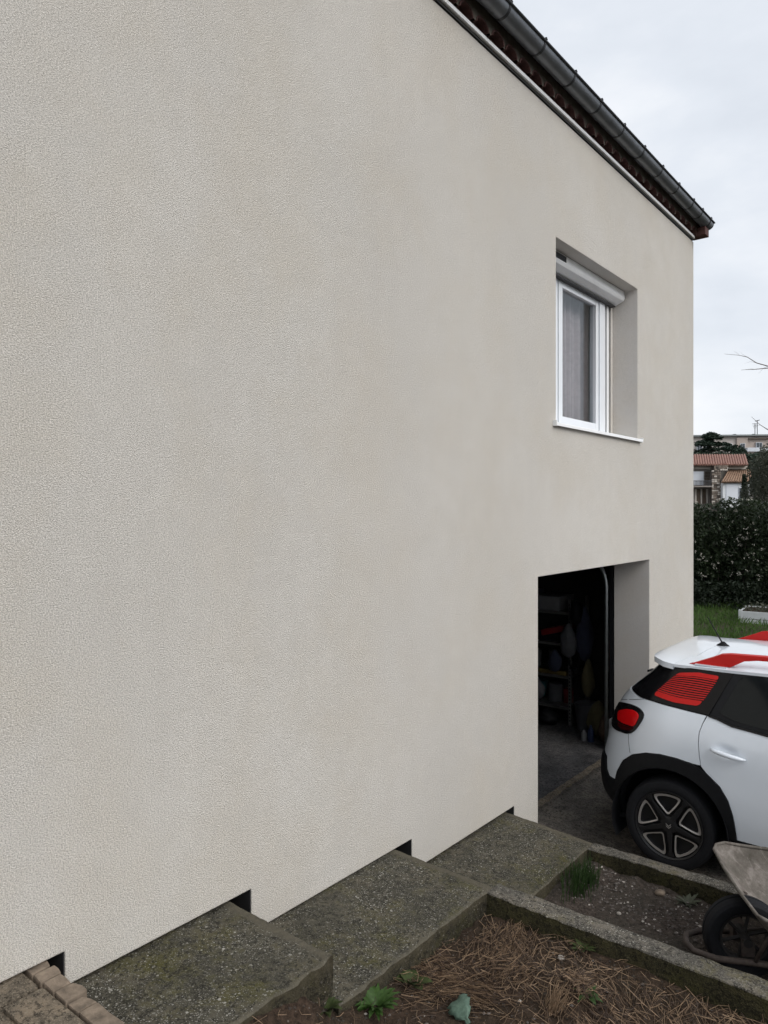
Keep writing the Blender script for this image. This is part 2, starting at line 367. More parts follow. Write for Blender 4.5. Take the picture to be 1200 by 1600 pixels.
gm = MB(); gm.add([(-1500, -1500, -.12), (1500, -1500, -.12), (1500, 1500, -.12), (-1500, 1500, -.12)], [(0, 1, 2, 3)])
tag(gm.build('ground', 'earth'), 'wide earth ground reaching to the horizon', kind='structure')
grid_sheet('driveway', -.36, 12, 4.2, 9.6, 120, 54, lambda x, y: .004 * fbm(x * 1.5, y * 1.5) - .004, 'drive_concrete', 'worn grey concrete driveway in front of the garage', skirt=.1)
def lawn_z(x, y): return .06 + .14 * min(1, max(0, (y - 9.6) / 6)) + .03 * fbm(x * .6, y * .6)
grid_sheet('lawn', -14, 14, 9.62, 24, 70, 36, lawn_z, 'earth', 'lawn ground behind the house', skirt=.3)
lb = MB()
for _ in range(66000):
    y = 9.7 + 10 * R.random(); x = -5.5 + 9 * R.random() if _ < 46000 else 3.5 + 9 * R.random()
    z = lawn_z(x, y) - .01; h = (.05 + .11 * R.random() ** 1.6) * (1 + .5 * fbm(x * 1.3, y * 1.3)); a = R.random() * 6.28; wd = .004 + .005 * R.random()
    dx, dy = cos(a) * wd, sin(a) * wd; b = R.random() * 6.28; l = h * .7 * R.random()
    lb.add([(x - dx, y - dy, z), (x + dx, y + dy, z), (x + dx * .7 + cos(b) * l * .4, y + dy * .7 + sin(b) * l * .4, z + h * .6), (x + cos(b) * l, y + sin(b) * l, z + h)], [(0, 1, 2), (0, 2, 3)])
tag(lb.build('grass', 'grass_blade'), 'rough green grass growing on the lawn', 'grass', kind='stuff')

# ------------------------------------------------------------------ the house
house = root('house', (-4, 1, 0), 'large house with beige rendered wall, tiled eave, window and open garage', 'house')
HX, Y0, Y1, ZT = -9.0, -9.0, 9.0, 5.658
G0, G1, GZ = 5.09, 7.52, 2.03
W0, W1, WZ0, WZ1 = 5.395, 7.185, 3.215, 4.69
STEPS = [(1.374, .931), (2.262, .803), (3.495, .603), (4.726, .411), (99, -.2)]     # foot of the render, above each step
def foot(y):
    for yy, z in STEPS:
        if y < yy: return z
def wall_in(y, z):
    if z < foot(y): return False
    if G0 < y < G1 and z < GZ: return False
    if W0 < y < W1 and WZ0 < z < WZ1: return False
    return True
ysb = sorted({Y0, Y1, G0, G1, W0, W1, *[s[0] for s in STEPS[:-1]]}); zsb = sorted({-.2, ZT, GZ, WZ0, WZ1, *[s[1] for s in STEPS[:-1]]})
fw = cell_wall(ysb, zsb, wall_in, 0.0, -.37).build('wall', ['stucco', 'stucco_reveal'], house, bevel=.006, seg=2)
for p_ in fw.data.polygons:
    if abs(p_.normal.x) < .3 and 4.9 < p_.center.y + 1 < 7.7 and p_.center.z > 0: p_.material_index = 1
fw['label'] = 'beige roughcast front wall with stepped foot'
pl = MB()
for (a, b, zt) in ((Y0 + .01, 1.372, .96), (1.373, 2.26, .83), (2.261, 3.493, .63), (3.494, 4.724, .44)): pl.box((-.36, a, -.2), (-.30, b, zt))
pl.build('plinth', 'dark_gap', house)  # coloured near-black, so the shade behind the wall foot is in the colour
for (yb_, za_, zb_) in ((1.374, .805, .929), (2.262, .605, .801), (3.495, .413, .601), (4.726, -.1, .409)): MB().box((-.30, yb_ - .006, za_), (-.004, yb_ - .001, zb_)).build('notch_shade', 'dark_gap', house)  # added dark liners that paint shade onto the lit side of each notch
MB().box((HX, 8.72, -.2), (-.372, Y1, ZT)).build('wall', 'stucco', house)
MB().box((HX, Y0, -.2), (-.372, Y0 + .3, ZT)).build('wall', 'stucco', house)
MB().box((HX - .3, Y0, -.2), (HX - .002, Y1, ZT)).build('wall', 'stucco', house)
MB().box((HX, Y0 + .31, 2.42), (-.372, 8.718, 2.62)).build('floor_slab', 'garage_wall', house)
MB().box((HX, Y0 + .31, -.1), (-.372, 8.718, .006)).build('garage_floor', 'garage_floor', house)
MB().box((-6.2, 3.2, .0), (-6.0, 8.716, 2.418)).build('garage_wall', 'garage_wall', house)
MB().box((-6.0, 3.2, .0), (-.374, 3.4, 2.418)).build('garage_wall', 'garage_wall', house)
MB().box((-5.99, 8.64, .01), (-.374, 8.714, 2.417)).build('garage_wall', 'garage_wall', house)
MB().box((-3.2, 4.2, 2.63), (-3.1, 8.7, 5.6)).build('room_wall', 'room_dark', house)
MB().box((-3.2, 4.1, 2.63), (-.374, 4.2, 5.6)).build('room_wall', 'room_dark', house)
MB().box((-3.2, 4.1, 5.56), (-.374, 8.7, 5.62)).build('ceiling', 'room_dark', house)
# roof: slope rising away from the eave, ribbed with canal tiles, and a far slope
rm = MB(); pitch = .20; seg = 6; sl = .30
yy = Y0 - .12; prof = []
while yy < Y1 + .12:
    for k in range(seg): prof.append((yy + pitch * k / seg, .035 * sin(pi * k / seg) if k else 0.0))
    yy += pitch
RX = -4.65
for (xa, za, xb, zb) in ((.085, 5.93, RX, 5.93 + (0.085 - RX) * sl), (RX - .002, 5.93 + (0.085 - RX) * sl, HX - .4, 5.90)):
    n = len(prof)
    rm.add([(xa, y, za + h) for y, h in prof] + [(xb, y, zb + h) for y, h in prof] + [(xa, y, za - .05) for y, h in prof], [(i, i + 1, n + i + 1, n + i) for i in range(n - 1)] + [(i, 2 * n + i, 2 * n + i + 1, i + 1) for i in range(n - 1)])
rm.build('roof', 'terracotta', house, smooth=True, auto=50)
MB().prism([(Y0, 0), (Y1, 0), (Y1, .1), (Y0, .1)], 0, HX, -.06, M=T(0, 0, ZT + .03)).build('roof_deck', 'mortar', house)
for ye in (Y0 + .02, Y1 - .30): MB().prism([(-.02, 5.70), (-.02, 5.86), (RX, 5.86 + (0.085 - RX) * sl), (HX, 5.86), (HX, 5.70)], 1, ye, ye + .28).build('gable', 'stucco', house)
# metal drip strip and a near-black strip painting the shade under it
MB().box((-.02, Y0, 5.680), (.030, 8.955, 5.707)).build('drip_strip', 'alu_strip', house, bevel=.003)
MB().box((-.05, Y0, ZT + .001), (.012, 8.95, 5.674)).build('shade_strip', 'dark_gap', house)
# genoise: mortar fascia with scalloped foot, a canal tile behind each scallop
FX = .050; tp = .193; n_t = 66; ystart = 8.93 - tp * n_t
cornice = MB()
prof = []
for k in range(n_t):
    a = ystart + k * tp
    prof += [(a, 5.712 + .006 * R.random()), (a + .010, 5.720)] + [(a + tp / 2 - (tp / 2 - .014) * cos(pi * j / 8), 5.722 + .060 * sin(pi * j / 8)) for j in range(9)]
prof.append((8.93, 5.71))
np_ = len(prof)
cornice.add([(FX + .008 * fbm(y * 6, z * 6), y, z) for y, z in prof] + [(FX + .006, y, 5.885) for y, z in prof] + [(-.02, y, 5.885) for y, z in prof] , [(i, i + 1, np_ + i + 1, np_ + i) for i in range(np_ - 1)] + [(np_ + i, np_ + i + 1, 2 * np_ + i + 1, 2 * np_ + i) for i in range(np_ - 1)])
co = cornice.build('cornice', 'mortar', house)
co['label'] = 'mortared eave cornice with scalloped tile row'
tm = MB(); ring = [(-(tp / 2 - .014) * cos(pi * j / 8), .062 * sin(pi * j / 8)) for j in range(9)]; ri = [(a * .86, b * .82) for a, b in ring]
vs = [(x, a, b) for x in (-.02, .057) for a, b in ring] + [(x, a, b) for x in (-.02, .057) for a, b in ri]
fs = [(i, i + 1, 10 + i, 9 + i) for i in range(8)] + [(18 + i, 27 + i, 28 + i, 19 + i) for i in range(8)] + [(9 + i, 10 + i, 28 + i, 27 + i) for i in range(8)] + [(9, 27, 18, 0), (17, 8, 26, 35)]
tm.add(vs, fs); t0 = tm.build('tile', 'terracotta', None, smooth=True, auto=50)
t0.parent = co; t0.location = Vector((0, ystart + tp / 2, 5.7195)) - ORG[house]
for k in range(1, n_t):
    c = t0.copy(); COL.objects.link(c); c.parent = co; c.location = Vector((R.uniform(-.006, .004), ystart + (k + .5) * tp, 5.7195 + R.uniform(-.001, .004))) - ORG[house]; c.rotation_euler = (R.uniform(-.05, .05), 0, R.uniform(-.02, .02))
# corbel tile under the end of the gutter
cb = MB(); MB().box((-.03, Y0, 5.710), (-.004, 8.93, 5.87)).build('tile_back', 'terracotta', house); cb.box((-.02, 8.93, 5.700), (.15, 9.075, 5.795)); cb.build('end_tile', 'terracotta', house, bevel=.006)
MB().box((-.02, 8.935, 5.797), (.062, 9.05, 5.88)).build('end_fascia', 'terracotta', house, bevel=.004)
# gutter: half round with rolled lip, straps with hooks
GX, GZc, GR = .132, 5.861, .067
gm = MB(); arc = [(GX + GR * cos(a), GZc + GR * sin(a)) for a in [pi * (1 + k / 16) for k in range(17)]]
arc_i = [(GX + (GR - .004) * cos(a), GZc + (GR - .004) * sin(a)) for a in [pi * (1 + k / 16) for k in range(17)]]
lip = [(GX + GR + .006 + .009 * cos(a), GZc + .004 + .009 * sin(a)) for a in [2 * pi * k / 8 for k in range(8)]]
gm.prism(arc + arc_i[::-1], 1, Y0 - .1, 9.10); gm.prism(arc, 1, 9.10, 9.106)
gut = gm.build('gutter', 'zinc', house, smooth=True, auto=40)
MB().prism(lip, 1, Y0 - .1, 9.106).build('gutter_lip', 'zinc_dark', gut, smooth=True, auto=60)
MB().tube([(GX - GR - .004, Y0 - .1, GZc), (GX - GR - .004, 9.1, GZc)], .008, 6).build('gutter_back_edge', 'zinc_dark', gut)
sm = MB(); so = [(GX + (GR + .0035) * cos(a), (GR + .0035) * sin(a)) for a in [pi * (1 + k / 16) for k in range(17)]]; si = [(GX + (GR + .0005) * cos(a), (GR + .0005) * sin(a)) for a in [pi * (1 + k / 16) for k in range(17)]]
sm.prism(so + si[::-1], 1, -.011, .011); sm.tube([(GX + GR + .003, 0, .0), (GX + GR + .014, 0, .012), (GX + GR + .010, 0, .026), (GX + GR - .008, 0, .026)], .006, 6)
s0 = sm.build('gutter_strap', 'zinc_dark', None); s0.parent = gut; yb = 8.97; first = True
while yb > Y0:
    o = s0 if first else s0.copy()
    if not first: COL.objects.link(o); o.parent = gut
    o.location = Vector((0, yb, GZc)) - ORG[house]; first = False; yb -= .5 if yb < 8.5 else .33

# window: roller shutter box, frame, two sashes, guide rail, sill
win = MB(); FXo, FXi = -.26, -.33
def ring_box(m, y0, y1, z0, z1, x0, x1, wd):
    m.box((x1, y0, z0), (x0, y0 + wd, z1)); m.box((x1, y1 - wd, z0), (x0, y1, z1)); m.box((x1, y0 + wd, z0), (x0, y1 - wd, z0 + wd)); m.box((x1, y0 + wd, z1 - wd), (x0, y1 - wd, z1))
ring_box(win, W0 + .005, W1 - .055, WZ0 + .022, 4.60, FXo - .01, FXi, .06)
wf = win.build('window', 'white_pvc', house, bevel=.004); wf['label'] = 'white window with roller shutter box and net curtain'
for (a, b) in ((5.462, 5.945), (5.965, 6.83)):
    m = MB(); ring_box(m, a, b, 3.285, 4.555, FXo + .012, FXo - .045, .072); m.build('sash', 'white_pvc', wf, bevel=.006)
    MB().box((FXo - .02, a + .06, 3.345), (FXo - .014, b - .06, 4.495)).build('pane', 'pane_glass', wf)
m = MB(); m.box((FXo - .004, 6.842, 3.25), (FXo + .020, 6.965, 4.58)); m.build('fixed_stile', 'white_pvc', wf, bevel=.005)
m = MB(); m.box((FXo - .03, 6.97, 3.24), (FXo - .008, 7.128, 4.58)); m.build('guide_back', 'frame_dark', wf)
for a, wd, x in ((6.985, .022, .004), (7.03, .03, .014), (7.085, .014, .004)): MB().box((FXo - .02, a, 3.24), (FXo + x, a + wd, 4.58)).build('guide_rail', 'white_alu', wf, bevel=.002)
m = MB(); m.box((FXo - .02, 7.130, 3.238), (FXo + .012, 7.182, 4.60)); m.build('reveal_bead', 'stucco_reveal', wf)
bx = MB(); bx.prism([(-.25, 4.688), (-.128, 4.688), (-.122, 4.615), (-.135, 4.592), (-.235, 4.548), (-.25, 4.548)], 1, W0 + .012, W1 - .012)
sb = bx.build('shutter_box', 'white_alu', wf, bevel=.004)
MB().box((-.245, W0 + .02, 4.535), (-.20, W1 - .06, 4.5465)).build('shutter_slot', 'frame_dark', wf)
vt = MB(); vt.prism([(5.56, 4.625), (5.84, 4.625), (5.84, 4.672), (5.56, 4.672)], 0, -.127, -.1195); vt.build('vent', 'vent_black', wf)
for k in range(3): MB().box((-.12, 5.565, 4.634 + k * .013), (-.1165, 5.835, 4.638 + k * .013)).build('vent_slat', 'frame_dark', wf)
sl_ = MB(); sl_.prism([(-.26, 3.245), (.034, 3.222), (.034, 3.196), (.026, 3.196), (.022, 3.214), (-.26, 3.222)], 1, W0 - .055, W1 + .05)
so_ = sl_.build('sill', 'white_alu', wf, bevel=.002)
for ye in (W0 - .06, W1 + .046): MB().box((.0, ye, 3.194), (.036, ye + .012, 3.238)).build('sill_end', 'white_alu', wf, bevel=.002)

cu = MB(); N = 150
for (y0, y1, xb) in ((5.46, 6.98, -.42),):
    pts = []
    for i in range(N + 1):
        y = y0 + (y1 - y0) * i / N; pts.append((xb + .022 * sin(i * .62 + .8 * sin(i * .11)) + .010 * sin(i * .27), y))
    vs = [(x + (.008 * sin(y * 40 + z)), y, z) for z in (3.1, 3.6, 4.1, 4.58) for x, y in pts]
    cu.add(vs, [(r * (N + 1) + i, r * (N + 1) + i + 1, (r + 1) * (N + 1) + i + 1, (r + 1) * (N + 1) + i) for r in range(3) for i in range(N)])
co_ = cu.build('curtain', 'curtain_cloth', None, smooth=True); tag(co_, 'pale mauve net curtain hanging behind the upper window', 'curtain')
md = co_.modifiers.new('thick', 'SOLIDIFY'); md.thickness = .003

# garage door: sectional leaf lifted under the ceiling, guide tracks, rubber seal
gd = root('garage_door', (-1, 6.3, 2.1), 'raised sectional garage door with steel guide tracks inside the garage opening', 'garage door')
for k in range(4): MB().box((-.75 - .54 * (k + 1) + .012, 5.02, 2.20), (-.75 - .54 * k, 7.58, 2.24)).build('panel', 'door_panel', gd, bevel=.006)
for yt in (4.99, 7.545):
    pts = [(-.46, yt, .02), (-.46, yt, 1.72)] + [(-.46 - .38 * (1 - cos(a)), yt, 1.72 + .38 * sin(a)) for a in [pi / 2 * k / 8 for k in range(1, 9)]] + [(-3.4, yt, 2.1)]
    m = MB(); m.tube(pts, .022, 8); m.build('track', 'steel_track', gd, smooth=True)
    m = MB(); m.box((-.42, yt + (-.02 if yt > 6 else -.01), .02), (-.378, yt + (.01 if yt > 6 else .02), 2.1)); m.build('seal', 'black_plastic', gd)
    m = MB(); m.box((-.40, yt + .02, .0), (-.376, yt + .07, 2.2)); m.build('side_frame', 'steel_track', gd)

m = MB(); nn_ = 60
for k in range(nn_ + 1):
    y = G0 - .03 + (G1 - G0 + .06) * k / nn_; a = .012 * fbm(y * 5, 1) + .008 * fbm(y * 22, 4)
    m.v += [(-.388 + a, y, .0085), (-.335 + 1.6 * a, y, .0095), (-.325 + 1.8 * a, y, -.02), (-.398 + a, y, -.02)]
m.f = [(k * 4 + j, k * 4 + (j + 1) % 4, k * 4 + 4 + (j + 1) % 4, k * 4 + 4 + j) for k in range(nn_) for j in range(4)]; m.mi = [0] * len(m.f)
m.build('threshold', 'paver_concrete', house)

# ------------------------------------------------------------------ steps, kerbs, beds
path = root('path', (.3, 2, .5), 'stepped concrete path going down along the house wall', kind='structure')
def slab(name, x0, x1, y0, y1a, y1b, zt, zb, mat, amp=.005, nx=26, ny=44, edge=.018, rag=.0):
    """cast slab: y1a is the far end at the wall, y1b at the outer edge; top pitted, arrises worn"""
    m = MB(); nx = max(4, nx); idx = {}
    def top(u, v):
        y1 = y1a + (y1b - y1a) * u
        x = x0 + (x1 - x0) * u; y = y0 + (y1 - y0) * v
        de = min(x1 - x, y1 - y, .3)
        z = zt + amp * fbm(x * 7, y * 7, zt * 9) + .4 * amp * fbm(x * 30, y * 30, zt)
        if de < edge: z -= (edge - de) ** 2 / edge * .8
        j = 0
        if u == 1: x += rag * fbm(y * 9, zt * 5, 1) + .4 * rag * fbm(y * 40, zt, 2)
        if v == 1: y += .5 * rag * fbm(x * 9, zt * 5, 3)
        return (x, y, z)
    us = [i / nx for i in range(nx + 1)]; vs_ = [j / ny for j in range(ny + 1)]
    us = sorted(set(us + [1 - .008 / (x1 - x0), 1 - .018 / (x1 - x0)])); vs_ = sorted(set(vs_ + [1 - .008 / (y1a - y0), 1 - .018 / (y1a - y0)]))
    A, B = len(us), len(vs_)
    for v in vs_:
        for u in us: m.v.append(top(u, v))
    m.f = [(j * A + i, j * A + i + 1, (j + 1) * A + i + 1, (j + 1) * A + i) for j in range(B - 1) for i in range(A - 1)]
    ring = [i for i in range(A)] + [j * A + A - 1 for j in range(1, B)] + [(B - 1) * A + i for i in range(A - 2, -1, -1)] + [j * A for j in range(B - 2, 0, -1)]
    prev = ring; n = len(ring)
    for lv in (.35, .7, 1.0):
        b = len(m.v)
        for i in ring:
            x, y, z = m.v[i]; w_ = rag * fbm(x * 14 + y * 14, lv * 6, zt * 3) + rag * .4 * fbm((x + y) * 45, lv * 20, 4)
            m.v.append((x + (w_ if x > x1 - .05 else 0), y + (w_ * .6 if y > max(y1a, y1b) - .12 else 0), z + (zb - z) * lv))
        cur = [b + k for k in range(n)]
        m.f += [(prev[k], prev[(k + 1) % n], cur[(k + 1) % n], cur[k]) for k in range(n)]; prev = cur
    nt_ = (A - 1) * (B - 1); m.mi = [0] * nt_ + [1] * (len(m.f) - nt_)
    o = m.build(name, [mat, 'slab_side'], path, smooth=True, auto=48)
    at = o.data.attributes.new('wear', 'FLOAT', 'POINT'); org = ORG[path]
    for i, v in enumerate(o.data.vertices):
        x, y, z = v.co + org; u = (x - x0) / (x1 - x0); ye = y1a + (y1b - y1a) * u
        if z > zt - .022: at.data[i].value = max(max(0, 1 - (ye - y) / .085), .6 * max(0, 1 - (x1 - x) / .035))
    return o
s1 = MB()
b0 = slab('step', -.305, .52, -6.0, 1.235, 1.235, .905, .55, 'paver_concrete', .003, 20, 30, .01, .004); b0['label'] = 'uppermost step of pavers edged with small bricks'
# pavers lying on the uppermost step, mossy joints between them
for (xa, xb, ya, yb) in ((-.29, .098, .35, 1.228), (.118, .50, 1.10, 1.232), (.118, .50, .55, 1.085), (.118, .50, -.1, .535), (-.29, .098, -.6, .335)):
    m = MB(); m.box((xa, ya, .88), (xb, yb, .921 + R.uniform(-.003, .003))); m.build('paver', 'paver_concrete', b0, bevel=.007, seg=2)
bxs = [-.16, -.055, .03, .098, .178, .262, .335, .50]
for i, (xa, xb) in enumerate(zip(bxs, bxs[1:])):
    m = MB(); nn = 5; yf = 1.308 + R.uniform(-.012, .010); zt = .923 + R.uniform(-.004, .004)
    m.prism([(xa + .003 + R.uniform(0, .004), 1.242), (xb - .004, 1.240 + R.uniform(-.004, .006)), (xb - .004 + R.uniform(-.004, .002), yf + R.uniform(-.01, .008)), ((xa + xb) / 2, yf + R.uniform(0, .008)), (xa + .004, yf + R.uniform(-.01, .006))], 2, .80, zt)
    m.build('brick', 'brick_stone', b0, bevel=.0045, seg=2)
b1 = slab('step', -.305, .612, 1.318, 2.165, 2.155, .781, .42, 'slab_concrete', .008, 34, 40, .010, .016)
b2 = slab('step', -.305, .640, 2.150, 3.355, 3.335, .593, .30, 'slab_concrete', .005, 34, 54, .009, .010)
b3 = slab('step', -.305, .653, 3.34, 4.70, 4.585, .381, -.10, 'slab_concrete', .004, 34, 54, .008, .004)

def kerb(y0, y1, xa, xb, zt, zb, label, seedz):
    m = MB(); nx = 150; prof = [(y0, zb), (y0, zb + (zt - zb) * .5), (y0 + .001, zt - .006), (y0 + .006, zt), ((y0 + y1) / 2, zt + .002), (y1 - .006, zt), (y1 - .001, zt - .006), (y1, zb)]
    k = len(prof)
    for i in range(nx + 1):
        x = xa + (xb - xa) * i / nx
        for j, (y, z) in enumerate(prof):
            a = .0035 * fbm(x * 3, y * 9, seedz) + .0045 * fbm(x * 26, y * 30, z * 9 + seedz) + .002 * fbm(x * 70, y * 60, z * 20)
            m.v.append((x, y + (a if j in (1, 2, 5, 6) else a * .5) * (1.6 if j < 3 else 1), z + (.7 * a if 1 < j < 7 else 0)))
    m.f = [(i * k + j, i * k + j + 1, (i + 1) * k + j + 1, (i + 1) * k + j) for i in range(nx) for j in range(k - 1)] + [tuple(range(k)), tuple(nx * k + j for j in range(k - 1, -1, -1))]
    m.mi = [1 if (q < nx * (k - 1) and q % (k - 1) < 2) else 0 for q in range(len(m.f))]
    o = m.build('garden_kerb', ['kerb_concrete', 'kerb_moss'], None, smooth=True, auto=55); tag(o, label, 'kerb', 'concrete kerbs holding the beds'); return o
kerb(3.262, 3.392, .645, 7.0, .590, .10, 'mossy concrete kerb between the straw bed and the bare bed', 3.1)
kerb(4.482, 4.592, .658, 7.0, .382, -.10, 'straight concrete kerb between the bare bed and the driveway', 8.7)

def bed1_z(x, y):
    z = .512 + .03 * fbm(x * 1.7, y * 1.7, 5) + .014 * fbm(x * 9, y * 9, 2) + .005 * fbm(x * 32, y * 32, 3)
    z += max(0, 2.3 - y) * .20 - .02
    z += .05 * math.exp(-((x - .62) / .10) ** 2) * (1 if y < 2.3 else max(0, 1 - (y - 2.3) / .4)) + .10 * math.exp(-((x - .60) / .10) ** 2) * min(1, max(0, 2.14 - y) / .15)
    z += .05 * math.exp(-((x - 1.27) ** 2 + (y - 2.95) ** 2) / .006)
    return min(z, 1.0 + .03 * fbm(x, y))
def bed2_z(x, y): return .288 + .022 * fbm(x * 2.1, y * 2.1, 8) + .012 * fbm(x * 10, y * 10, 1) + .005 * fbm(x * 35, y * 35, 3) + .03 * math.exp(-((x - .7) / .12) ** 2)
grid_sheet('straw_bed', .52, 7.0, -7, 1.45, 60, 70, lambda x, y: bed1_z(x, y), 'soil', 'dark soil of the upper garden behind the straw bed', skirt=.9)
grid_sheet('straw_bed', .52, 7.0, 1.45, 3.30, 330, 110, bed1_z, 'soil', 'dark soil bed covered in straw between step and kerb', skirt=.5)
grid_sheet('soil_bed', .63, 7.0, 3.36, 4.51, 320, 64, bed2_z, 'soil_bed', 'bare stony soil bed between the two kerbs', skirt=.4)

# straw: three-sided stalks lying on the soil
def stalk(m, x, y, z, ang, ln, r, tilt, bend):
    d = Vector((cos(ang) * cos(tilt), sin(ang) * cos(tilt), sin(tilt))); sd_ = Vector((-sin(ang), cos(ang), 0)); up = d.cross(sd_)
    vs = []
    for k, f in enumerate((-.5, 0, .5)):
        c = Vector((x, y, z)) + d * (ln * f) + sd_ * (bend * (1 - 4 * f * f)) 
        for a in (0, 2.09, 4.19): vs.append(c + (sd_ * cos(a) + up * sin(a)) * r)
    m.add(vs, [(i * 3 + j, i * 3 + (j + 1) % 3, i * 3 + 3 + (j + 1) % 3, i * 3 + 3 + j) for i in range(2) for j in range(3)])
straws = [MB(), MB(), MB()]
def scatter(n, fx, ang=None, spread=3.14, lmin=.03, lmax=.16):
    for _ in range(n):
        x, y = fx()
        if not (.60 < x < 6.5 and 1.2 < y < 3.25): continue
        a = R.random() * 6.28 if ang is None else ang + R.gauss(0, spread)
        ln = lmin + (lmax - lmin) * R.random() ** 1.8
        stalk(straws[R.choices((0, 1, 2), (4, 5, 5))[0]], x, y, bed1_z(x, y) + .003 + .018 * R.random(), a, ln, .0007 + .0011 * R.random(), R.gauss(0, .16), R.gauss(0, .012))
def dens():
    while True:
        x, y = R.uniform(.62, 2.9), R.uniform(1.6, 3.25)
        d = .5 + .9 * fbm(x * 2.3, y * 2.3, 11)
        if y < 2.45 and x < 1.0: d *= .55
        if R.random() < d: return x, y
scatter(2900, dens)
scatter(1800, lambda: (R.uniform(2.8, 6), R.uniform(1.3, 3.25)))
scatter(500, lambda: (R.uniform(.7, 4), R.uniform(1.2, 1.7)))
def blob(cx, cy, sx, sy): return lambda: (R.gauss(cx, sx), R.gauss(cy, sy))
scatter(420, blob(.86, 3.08, .07, .09), 1.9, .35, .08, .22)
scatter(260, blob(.95, 2.95, .06, .05), 1.5, .4, .08, .18)
scatter(380, blob(.84, 2.70, .10, .05), .15, .35, .08, .22)
scatter(260, blob(.74, 2.62, .05, .08), .4, .6, .06, .16)
scatter(300, blob(1.4, 2.9, .25, .12), 2.4, .5, .06, .2)
scatter(380, blob(1.75, 3.05, .25, .12), 2.0, .5, .06, .22)
scatter(260, blob(1.27, 2.96, .05, .04), None, 3, .05, .10)
for k in range(3):
    o = straws[k].build('straw', 'straw_' + 'abc'[k], None)
    tag(o, ('pale', 'tan', 'dark brown')[k] + ' straw and dry stalks strewn over the soil bed', 'straw', kind='stuff')
# crumbs and stones
def pebble(m, x, y, z, r):
    q = Matrix.Rotation(R.random() * 6.28, 3, 'Z'); vs = []
    for a, b, c in ((1, 0, 0), (-1, 0, 0), (0, 1, 0), (0, -1, 0), (0, 0, 1), (0, 0, -1)):
        v = q @ Vector((a * r * R.uniform(.8, 1.5), b * r * R.uniform(.7, 1.1), c * r * R.uniform(.45, .8))); vs.append((x + v.x, y + v.y, z + v.z))
    m.add(vs, [(0, 2, 4), (2, 1, 4), (1, 3, 4), (3, 0, 4), (2, 0, 5), (1, 2, 5), (3, 1, 5), (0, 3, 5)])
gp, gm2, gs = MB(), MB(), MB()
for _ in range(1900):
    if R.random() < .55: x, y = R.uniform(.7, 2.9), R.uniform(3.42, 4.46); z = bed2_z(x, y)
    else: x, y = R.uniform(.64, 2.8), R.uniform(1.7, 3.24); z = bed1_z(x, y)
    r = .0025 + .008 * R.random() ** 5; pebble(gp if R.random() < .10 else gm2, x, y, z + r * .3, r)
for _ in range(420):
    x, y = R.uniform(.68, 1.5), R.uniform(4.0, 4.46); z = bed2_z(x, y); r = .004 + .008 * R.random() ** 2; pebble(gp if R.random() < .16 else gm2, x, y, z + r * .3, r)
for _ in range(5200):
    if R.random() < .5: x, y = R.uniform(.68, 2.9), R.uniform(3.41, 4.47); z = bed2_z(x, y)
    else: x, y = R.uniform(.62, 2.9), R.uniform(1.6, 3.25); z = bed1_z(x, y)
    r = .004 + .008 * R.random() ** 2; pebble(gs, x, y, z, r)
tag(gp.build('gravel', 'pebble_pale', None), 'small pale pebbles scattered on the soil', 'gravel', kind='stuff')
tag(gm2.build('gravel', 'pebble_mid', None), 'small brown grey pebbles scattered on the soil', 'gravel', kind='stuff')
tag(gs.build('clods', 'soil_bed', None), 'crumbs of dark earth lying on the soil', 'soil', kind='stuff')
def stone(x, y, z, r, mat, label, name='stone', flat=.6):
    bm = bmesh.new(); bmesh.ops.create_icosphere(bm, subdivisions=2, radius=r)
    for v in bm.verts:
        v.co *= 1 + .35 * noise.noise(v.co / r * 1.3 + Vector((x * 9, y * 7, r))); v.co.z *= flat; v.co += Vector((x, y, z))
    m = MB(); m.v = [tuple(v.co) for v in bm.verts]; m.f = [tuple(v.index for v in f.verts) for f in bm.faces]; m.mi = [0] * len(m.f); bm.free()
    tag(m.build(name, mat, None, smooth=True), label, 'stone'); 
for (x, y, r, mat, lab) in ((.83, 3.83, .016, 'pebble_pale', 'white pebble on bare soil right of the chive clump'), (1.04, 4.02, .013, 'pebble_pale', 'small white pebble in the middle of the bare bed'), (1.14, 4.40, .030, 'brick_stone', 'flat brown stone lying against the far kerb'), (.76, 3.62, .038, 'terracotta_shard', 'reddish shard lying under the chive clump'), (1.32, 3.77, .012, 'pebble_pale', 'white pebble left of the wheelbarrow tyre'), (1.50, 4.15, .014, 'pebble_pale', 'white pebble by the front of the wheelbarrow')):
    stone(x, y, bed2_z(x, y) + r * .3, r, mat, lab)
for (x, y, r, mat, lab) in ((1.12, 3.12, .016, 'pebble_pale', 'white stone among the straw near the mossy kerb'), (1.30, 2.68, .015, 'pebble_pale', 'white stone at the foot of the picture in the straw')):
    stone(x, y, bed1_z(x, y) + r * .5, r, mat, lab)

